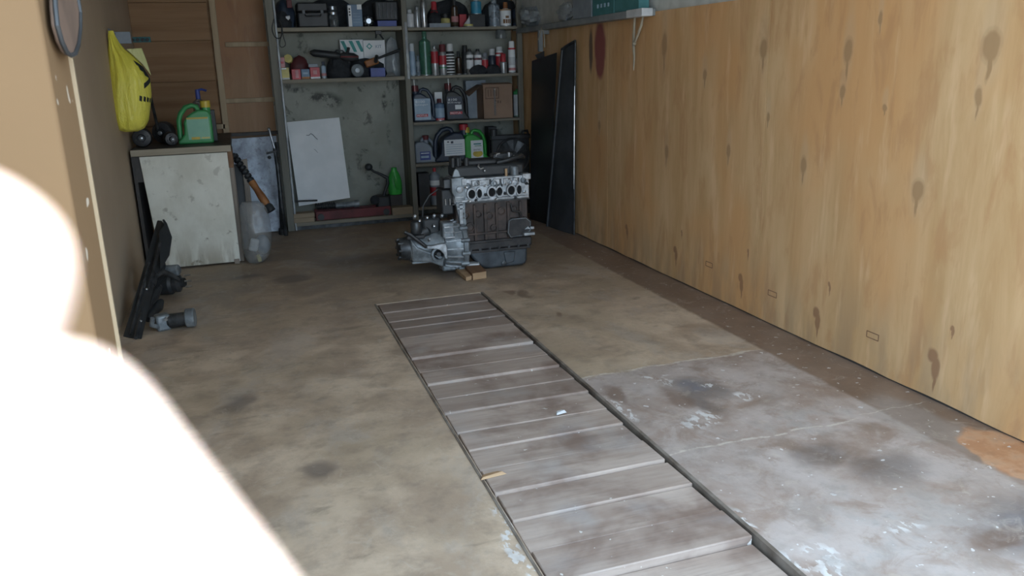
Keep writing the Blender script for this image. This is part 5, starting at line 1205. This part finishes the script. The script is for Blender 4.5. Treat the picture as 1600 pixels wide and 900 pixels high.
# head
zh0, zh1 = z_blk + .002, z_hd
m = MB(); m.prism([(ex(709, 300), ye + .0, zh0), (xr_, ye + .0, zh0), (xr_, ye + .0, zh1 - .02), (xr_ - .006, ye + .0, zh1), (ex(709, 290), ye + .0, zh1)], (0, D - .03, 0)); m.build('cylinder_head', 'alu', en, .004)
eb('head_gasket', (ex(709), ye - .001, z_blk - .004), (xr_ + .002, ye + D - .02, z_blk + .004), 'dark_metal', 0)
zp = ez(300, 765)
for k, (px_, w_, h_) in enumerate(((736, .023, .028), (748, .016, .028), (767.5, .023, .028), (779.5, .019, .027), (798, .023, .028), (810, .016, .028))):
    c = Vector((ex(px_, 300), ye - .016, zp + .003 * (px_ - 770) / 40)); n = 22
    def el(s_, y_): return [c + Vector((math.cos(q) * w_ * s_, y_, math.sin(q) * h_ * s_)) for q in (2 * math.pi * i / n for i in range(n))]
    m = MB(); m.loft([el(1.42, .02), el(1.38, -.002), el(1.0, -.002), el(.98, .016)], False); m.build('exhaust_port', 'alu', en)
    m = MB(); m.add(el(1.0, .0145), [tuple(range(n))]); m.build('port_hollow', 'hole', en)  # black disc paints the dark depth of the port
eb('port_flange', (ex(722), ye - .014, zp - .052), (xr_ - .006, ye + .002, zp - .036), 'alu', .004)
for px_, py_ in ((727, 288), (742, 310), (757, 288), (758, 303), (773, 310), (788, 303), (789, 288), (804, 311), (819, 303), (822, 290), (731, 310)):
    m = MB(); m.lathe([(.010, 0), (.010, .02), (.006, .022), (.005, .05)], (ex(px_, 300), ye + .004, ez(py_)), (0, -1, 0), 8); m.build('stud', 'steel' if px_ % 2 else 'dark_metal', en)
for px_, py_, r in ((731, 288, .02), (744, 285, .016), (771, 287, .022), (781, 290, .015), (796, 286, .018), (804, 288, .022), (817, 285, .018)):
    m = MB(); m.lathe([(r, 0), (r, .02), (r * .62, .024), (r * .6, .006)], (ex(px_, 287), ye + .004, ez(py_)), (0, -1, 0), 14); m.build('head_boss', 'alu_dull' if px_ % 2 else 'alu', en)
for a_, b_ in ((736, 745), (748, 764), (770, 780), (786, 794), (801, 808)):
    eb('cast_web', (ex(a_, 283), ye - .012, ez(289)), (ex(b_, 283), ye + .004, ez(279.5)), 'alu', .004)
    eb('cast_recess', (ex(b_ + .5, 283), ye - .002, ez(288)), (ex(b_ + 3.5, 283), ye + .002, ez(280)), 'dark_metal', .001)  # thin dark strip paints the shadow beside each cast web
eb('head_ear', (ex(816, 280), ye - .01, zh1 - .03), (ex(829, 280), ye + .05, zh1 + .008), 'alu', .004)
m = MB(); m.prism([(ex(x, 275), ye + .02, ez(y, 718)) for x, y in ((708, 277), (711, 268), (714, 264), (718, 267), (721, 277))], (0, .016, 0)); m.build('lifting_eye', 'alu_dull', en, .003)
# left end of head: timing flange
m = MB(); m.prism([(ex(x, 300), ye - .004, ez(y, 720)) for x, y in ((706, 278), (726, 277), (727, 300), (726, 330), (727, 352), (716, 350), (713, 330), (709, 306), (706, 300))], (0, .05, 0)); m.build('end_plate', 'alu_dull', en, .004)
eb('end_plate_rib', (ex(717, 330), ye - .012, ez(352, 720)), (ex(723, 330), ye - .002, ez(316, 720)), 'alu', .003)
for k in range(4): eb('end_plate_rib', (ex(710 + k * .8, 310), ye - .012, ez(309 + 6 * k, 718)), (ex(724, 310), ye - .002, ez(306.5 + 6 * k, 718)), 'alu', .002)
m = MB(); m.lathe([(.022, 0), (.022, .016), (.012, .02)], (ex(718, 296), ye, ez(296, 718)), (0, -1, 0), 16); m.build('sender', 'alu', en)
eb('end_plate_rib', (ex(721, 285), ye - .014, ez(289, 723)), (ex(728, 285), ye - .002, ez(279, 723)), 'alu', .002)
m = MB(); m.tube([(ex(727), ye - .004, ez(y, 727)) for y in (312, 330, 350, 365)], .004, 6); m.build('dipstick_tube', 'alu_dull', en)
# top: cam carrier, covers, hoses
eb('cam_cover', (ex(713, 265), ye + .03, zh1), (ex(822, 265), ye + D - .03, zh1 + .075), 'black', .016)
eb('cam_cover_step', (ex(735, 262), ye + .06, zh1 + .07), (ex(790, 262), ye + D - .06, zh1 + .105), 'black', .012)
eb('intake_block', (ex(780, 262), ye + .12, zh1 + .07), (ex(812, 262), ye + .2, zh1 + .13), 'dark_metal', .008)
eb('coil_pack', (ex(712, 255), ye + .08, zh1 + .07), (ex(727, 255), ye + .18, zh1 + .13), 'black', .008)
for px_ in (716, 724, 737):
    m = MB(); m.cyl((ex(px_), ye + .06, zh1 + .07), (ex(px_), ye + .06, zh1 + .125), .014); m.build('plug_cap', 'black', en)
m = MB(); m.tube([(ex(782), ye + .03, zh1 + .085), (ex(795), ye + .02, zh1 + .095), (ex(808), ye + .02, zh1 + .11), (ex(822), ye + .05, zh1 + .115), (ex(828), ye + .1, zh1 + .10)], .014, 10); m.build('hose', 'black', en)
m = MB(); m.lathe([(.028, 0), (.028, .05), (.024, .055)], (ex(805, 268), ye + .02, zh1 + .002), (0, 0, 1), 14); m.build('thermostat', 'alu_dull', en)
m = MB(); m.tube([(ex(754), ye + .03, zh1 + .08), (ex(752), ye + .015, zh1 + .07), (ex(755), ye + .01, zh1 + .055), (ex(760), ye + .01, zh1 + .06)], .005, 8); m.build('clip', 'steel', en)
m = MB(); m.ball((ex(762), ye + .02, zh1 + .04), .010, 10, 6); m.build('bolt', 'steel', en)
m = MB(); m.tube([(ex(782), ye + .05, zh1 + .12), (ex(783), ye + .045, zh1 + .135), (ex(788), ye + .045, zh1 + .14)], .004, 6); m.build('clip', 'steel', en)
m = MB(); m.prism([(ex(802, 252), ye + .1, zh1 + .105), (ex(805, 252), ye + .1, zh1 + .105), (ex(805, 252), ye + .1, zh1 + .135), (ex(802, 252), ye + .1, zh1 + .135)], (0, .02, 0)); m.build('bracket', 'alu', en, .002)
m = MB(); m.cyl((ex(792, 272), ye + .015, zh1), (ex(792, 272), ye + .015, zh1 + .045), .009); m.build('sensor', 'wood_pale', en)
# left: cables and dark casings over the gearbox
eb('relay_box', (ex(695, 290), ye + .03, ez(296, 702)), (ex(708, 290), ye + .14, ez(281, 702)), 'dark_metal', .006)
eb('bracket', (ex(693, 320), ye + .05, ez(338, 702)), (ex(712, 320), ye + .2, ez(298, 702)), 'black', .01)
for px_ in (701, 708):
    m = MB(); m.cyl((ex(px_), ye + .04, ez(322, 705)), (ex(px_), ye + .04, ez(312, 705)), .006, n=8); m.build('stud', 'steel', en)
m = MB(); m.tube([(ex(664), ye + .06, ez(335)), (ex(666), ye + .05, ez(315)), (ex(676), ye + .05, ez(300)), (ex(690), ye + .06, ez(292))], .004, 6); m.build('cable', 'black', en)
# gearbox: bell housing on a lengthwise axis, ribs, cone, end cover
gy, gz = ye + .06, ez(385, 705)
gx = lambda p_: ex(p_, 385)
def gl_(name, prof, mt, n=32, cap=True): m = MB(); m.lathe([(r, gx(p_) - gx(690)) for p_, r in prof], (gx(690), gy, gz), (1, 0, 0), n, cap); return m.build(name, mt, en)
gl_('bell_housing', [(690, .10), (693, .128), (700, .140), (716, .150), (719, .150), (720, .158), (726, .158), (728, .15)], 'alu_dull')
for k in range(18):
    q = 2 * math.pi * k / 18; d1 = Vector((0, math.cos(q), math.sin(q))); d2 = Vector((0, -math.sin(q), math.cos(q)))
    c0 = Vector((gx(694), gy, gz)) + d1 * .128; c1 = Vector((gx(718), gy, gz)) + d1 * .15
    m = MB(); m.prism([c0 - d2 * .004 - d1 * .01, c1 - d2 * .004 - d1 * .01, c1 - d2 * .004 + d1 * .010, c0 - d2 * .004 + d1 * .012], d2 * .008); m.build('housing_rib', 'alu', en)
for k in range(12):
    q = 2 * math.pi * k / 12 + .2; d1 = Vector((0, math.cos(q), math.sin(q)))
    m = MB(); m.cyl(Vector((gx(716), gy, gz)) + d1 * .158, Vector((gx(728), gy, gz)) + d1 * .158, .014, n=10); m.build('bolt_boss', 'alu_dull', en)
gl_('gearbox_case', [(640, .070), (644, .082), (660, .088), (676, .10), (692, .118)], 'alu_dull')
gl_('end_cover', [(624, .050), (626, .066), (636, .074), (641, .074)], 'dark_metal')
for k in range(8):
    q = 2 * math.pi * k / 8; d1 = Vector((0, math.cos(q), math.sin(q)))
    m = MB(); m.cyl(Vector((gx(623), gy, gz)) + d1 * .06, Vector((gx(640), gy, gz)) + d1 * .064, .009, n=8); m.build('cover_bolt', 'dark_metal', en)
m = MB(); m.prism([(gx(641), gy - .09, ez(372, 650)), (gx(652), gy - .10, ez(385, 655)), (gx(690), gy - .13, ez(398, 690)), (gx(688), gy - .13, ez(414, 688)), (gx(668), gy - .1, ez(408, 668)), (gx(642), gy - .08, ez(409, 642))], (0, .1, 0)); m.build('diff_case', 'alu_dull', en, .012)
# final drive seal
c = Vector((gx(681), gy - .125, ez(394, 681)))
m = MB(); m.lathe([(.046, .02), (.046, -.008), (.034, -.012), (.032, .01)], c, (0, 1, 0), 22, False); m.build('drive_flange', 'alu_dull', en)
m = MB(); m.lathe([(.034, .006), (.033, .008)], c, (0, 1, 0), 22); m.build('drive_seal', 'hole', en)  # black disc paints the dark hole inside the drive flange
m = MB(); m.lathe([(.014, .006), (.014, -.004)], c, (0, 1, 0), 14); m.build('drive_shaft', 'dark_metal', en)
yq = gy - .165
m = MB(); m.prism([(gx(x), yq, ez(y, x)) for x, y in ((662, 379), (671, 379), (684, 376), (691, 375), (692.5, 383), (692.5, 399), (688.5, 399), (687, 392), (682, 386), (676, 384), (662, 384))], (0, .03, 0)); m.build('support_bracket', 'alu', en, .004)
eb('lower_lug', (gx(690), gy - .06, ez(424, 700)), (gx(712), gy + .05, ez(414, 700)), 'alu_dull', .012)
eb('gearbox_foot', (gx(642), gy - .07, ez(411, 660)), (gx(672), gy + .06, ez(407.5, 660)), 'alu_dull', .004)
eb('case_plate', (gx(688), gy - .15, ez(368, 695)), (gx(706), gy - .06, ez(344, 695)), 'alu_dull', .01)
for k in range(3): eb('case_rib', (gx(690), gy - .156, ez(352 + 8 * k, 697)), (gx(706), gy - .14, ez(349.5 + 8 * k, 697)), 'alu', .003)
m = MB(); m.lathe([(.03, 0), (.042, .02), (.042, .10), (.03, .115)], (gx(648), gy - .02, gz + .075), (.55, 0, .2), 16); m.build('selector_housing', 'black', en)
m = MB(); m.lathe([(.028, 0), (.034, .01), (.034, .07), (.026, .08)], (gx(652), gy - .06, gz + .10), (0, 0, 1), 14); m.build('speed_sensor', 'dark_metal', en)
eb('selector_arm', (gx(636), gy - .08, gz + .07), (gx(664), gy - .05, gz + .095), 'iron_dark', .006)
m = MB(); m.tube([(gx(633), gy - .07, gz + .12), (gx(642), gy - .08, gz + .10), (gx(656), gy - .1, gz + .05), (gx(664), gy - .1, gz + .02)], .012, 8); m.build('selector_rod', 'iron_dark', en)
eb('starter', (gx(662), gy - .05, gz + .08), (gx(692), gy + .04, gz + .19), 'black', .02)
for x_, y_ in ((650, 340), (657, 347), (669, 342), (679, 355), (692, 339), (680, 339), (668, 373)):
    m = MB(); m.lathe([(.009, 0), (.009, .03), (.006, .032)], (gx(x_), gy - .06 if y_ < 360 else gy - .11, ez(y_, x_)), (0, -.8, .5), 8); m.build('bolt', 'steel' if x_ % 2 else 'alu', en)
# wood blocks under it
c = fl(737, 437); Rb = rotz(-.35)
w1 = MB(); w1.prism([fl(x, y, .045) for x, y in ((720, 410), (745, 408), (760, 423.5), (737.5, 427))], (0, 0, -.043)); tag(w1.build('wood_block', 'wood_red', None, .002), 'upper short brown wood block under the gearbox', 'block', 'wood blocks under the engine')
w2 = MB(); w2.prism([fl(x, y, .028) for x, y in ((711, 418), (722, 415), (737, 431), (728, 433))], (0, 0, -.026)); tag(w2.build('wood_block', 'wood_pale', None, .002), 'narrow wood block with pale sawn end left of the upper block', 'block', 'wood blocks under the engine')
w3 = MB(); w3.prism([fl(x, y, .056) for x, y in ((729, 409), (748, 408.2), (749, 411.8), (730, 413))], (0, 0, -.0105)); tag(w3.build('wood_chip', 'white_plastic', None, .002), 'thin white chip lying on the upper wood block', 'chip')
e = MB(); a, b = fl(738.5, 427.5, .045), fl(759.5, 424, .045); n_ = Vector(((a - b).y, -(a - b).x, 0)).normalized()
if n_.y > 0: n_ = -n_
e.prism([a, b, b + Vector((0, 0, -.042)), a + Vector((0, 0, -.042))], n_ * .002); 
for o in bpy.data.objects:
    if o.name == 'wood_block' or o.name.startswith('wood_block.'):
        if 'upper short brown' in o.get('label', ''): e.build('sawn_end', 'wood_pale', o)

# ================================================================== PHOTOGRAPHER'S HAND at the lens
def skin_mesh(name, V, Eg, mt, label=None, root=0):
    bm = bmesh.new(); ly = bm.verts.layers.skin.verify(); vs = []
    for i, (p, r) in enumerate(V):
        v = bm.verts.new(p); v[ly].radius = (r, r) if not isinstance(r, tuple) else r; v[ly].use_root = (i == root); vs.append(v)
    for a, b in Eg: bm.edges.new((vs[a], vs[b]))
    me = bpy.data.meshes.new(name); bm.to_mesh(me); bm.free(); me.materials.append(M[mt])
    ob = bpy.data.objects.new(name, me); COL.objects.link(ob)
    s = ob.modifiers.new('skin', 'SKIN'); s.use_smooth_shade = True; s.branch_smoothing = .6
    d = ob.modifiers.new('sub', 'SUBSURF'); d.levels = d.render_levels = 3
    return ob
def cv(x, y, z): return RT * x + UP * y + FW * z       # metres right, up, ahead of the lens
hand_V = []; hand_E = []
def chain(pts, frm=None):
    prev = frm
    for p, r in pts:
        hand_V.append((CAM + cv(*p), r)); i = len(hand_V) - 1
        if prev is not None: hand_E.append((prev, i))
        prev = i
    return prev
w0 = chain([((-.045, -.118, .082), (.030, .016))])                      # palm
def pxm(x, y, d): return ((x - 800) / FPX * d, -(y - 450) / FPX * d, d)
chain([((-.014, -.082, .066), .0105), ((-.0125, -.0478, .056), .0092), ((-.0170, -.0262, .046), .0090), (pxm(14, 790, .0405), .0086), (pxm(-70, 548, .0395), .0064)], w0)   # index
chain([((-.036, -.078, .073), .0105), ((-.0455, -.042, .064), .0088), ((-.0440, -.016, .053), .0078), (pxm(-120, 470, .046), .0078), (pxm(-30, 275, .0445), .0064)], w0)     # middle
chain([((-.057, -.081, .078), .0100), ((-.070, -.050, .073), .0085), ((-.073, -.028, .063), .0076), ((-.066, -.016, .054), .0060)], w0)   # ring
chain([((-.076, -.090, .082), .0090), ((-.090, -.064, .078), .0074), ((-.091, -.046, .070), .0066), ((-.085, -.036, .063), .0052)], w0)   # little
chain([((-.018, -.128, .078), .0125), ((.008, -.108, .070), .0110), ((.020, -.084, .060), .0096), ((.024, -.064, .052), .0074)], w0)      # thumb
chain([((-.050, -.165, .080), (.026, .020)), ((-.060, -.23, .04), (.030, .026)), ((-.075, -.33, -.04), (.036, .034))], w0)               # wrist, forearm
hand = skin_mesh('person', hand_V, hand_E, 'skin')
tag(hand, 'blurred bare fingers of the person taking the picture, close at left', 'person')
hand['_o'] = (0, 0, 0)
A_, B_ = CAM + cv(-.058, -.215, .05), CAM + cv(-.10, -.46, -.14)
m = MB(); m.lathe([(.040, 0), (.044, .004), (.046, .06), (.055, .2), (.058, (B_ - A_).length)], A_, B_ - A_, 24); sl_ = m.build('sleeve', 'sleeve', None); sl_.parent = hand

SUB = {'cylinder_head': ('exhaust_port', 'port_hollow', 'port_flange', 'stud', 'head_boss', 'cast_web', 'cast_recess', 'head_ear'),
       'block': ('core_plug', 'rib', 'oil_line'), 'oil_pan': ('pan_bolt', 'pan_dimple', 'drain_plug'), 'bell_housing': ('housing_rib', 'bolt_boss', 'lower_lug'),
       'end_cover': ('cover_bolt',), 'pump_cover': ('gasket_edge',), 'diff_case': ('drive_flange', 'drive_seal', 'drive_shaft'), 'case_plate': ('case_rib',),
       'end_plate': ('end_plate_rib', 'sender'), 'label': ('lettering', 'print_band', 'print_line', 'print_mark', 'brand_band', 'price_tag', 'yellow_disc'),
       'drum': ('hub', 'axle_nut', 'wheel_stud'), 'hub': ('blade', 'bolt'), 'front': ('print', 'tape'), 'bowl': ('bezel', 'lens', 'bulb')}
stem = lambda o: o.name.split('.')[0]
for root in [o for o in bpy.data.objects if o.type == 'EMPTY']:
    kids = list(root.children)
    for par, subs in SUB.items():
        P_ = [k for k in kids if stem(k) == par]
        if not P_: continue
        for k in kids:
            if stem(k) in subs and k.parent == root and not k.children: k.parent = P_[0]
for o in list(bpy.data.objects):
    for k in ('_o', 'w', 'h', 'd', 'r'):
        if k in o: del o[k]
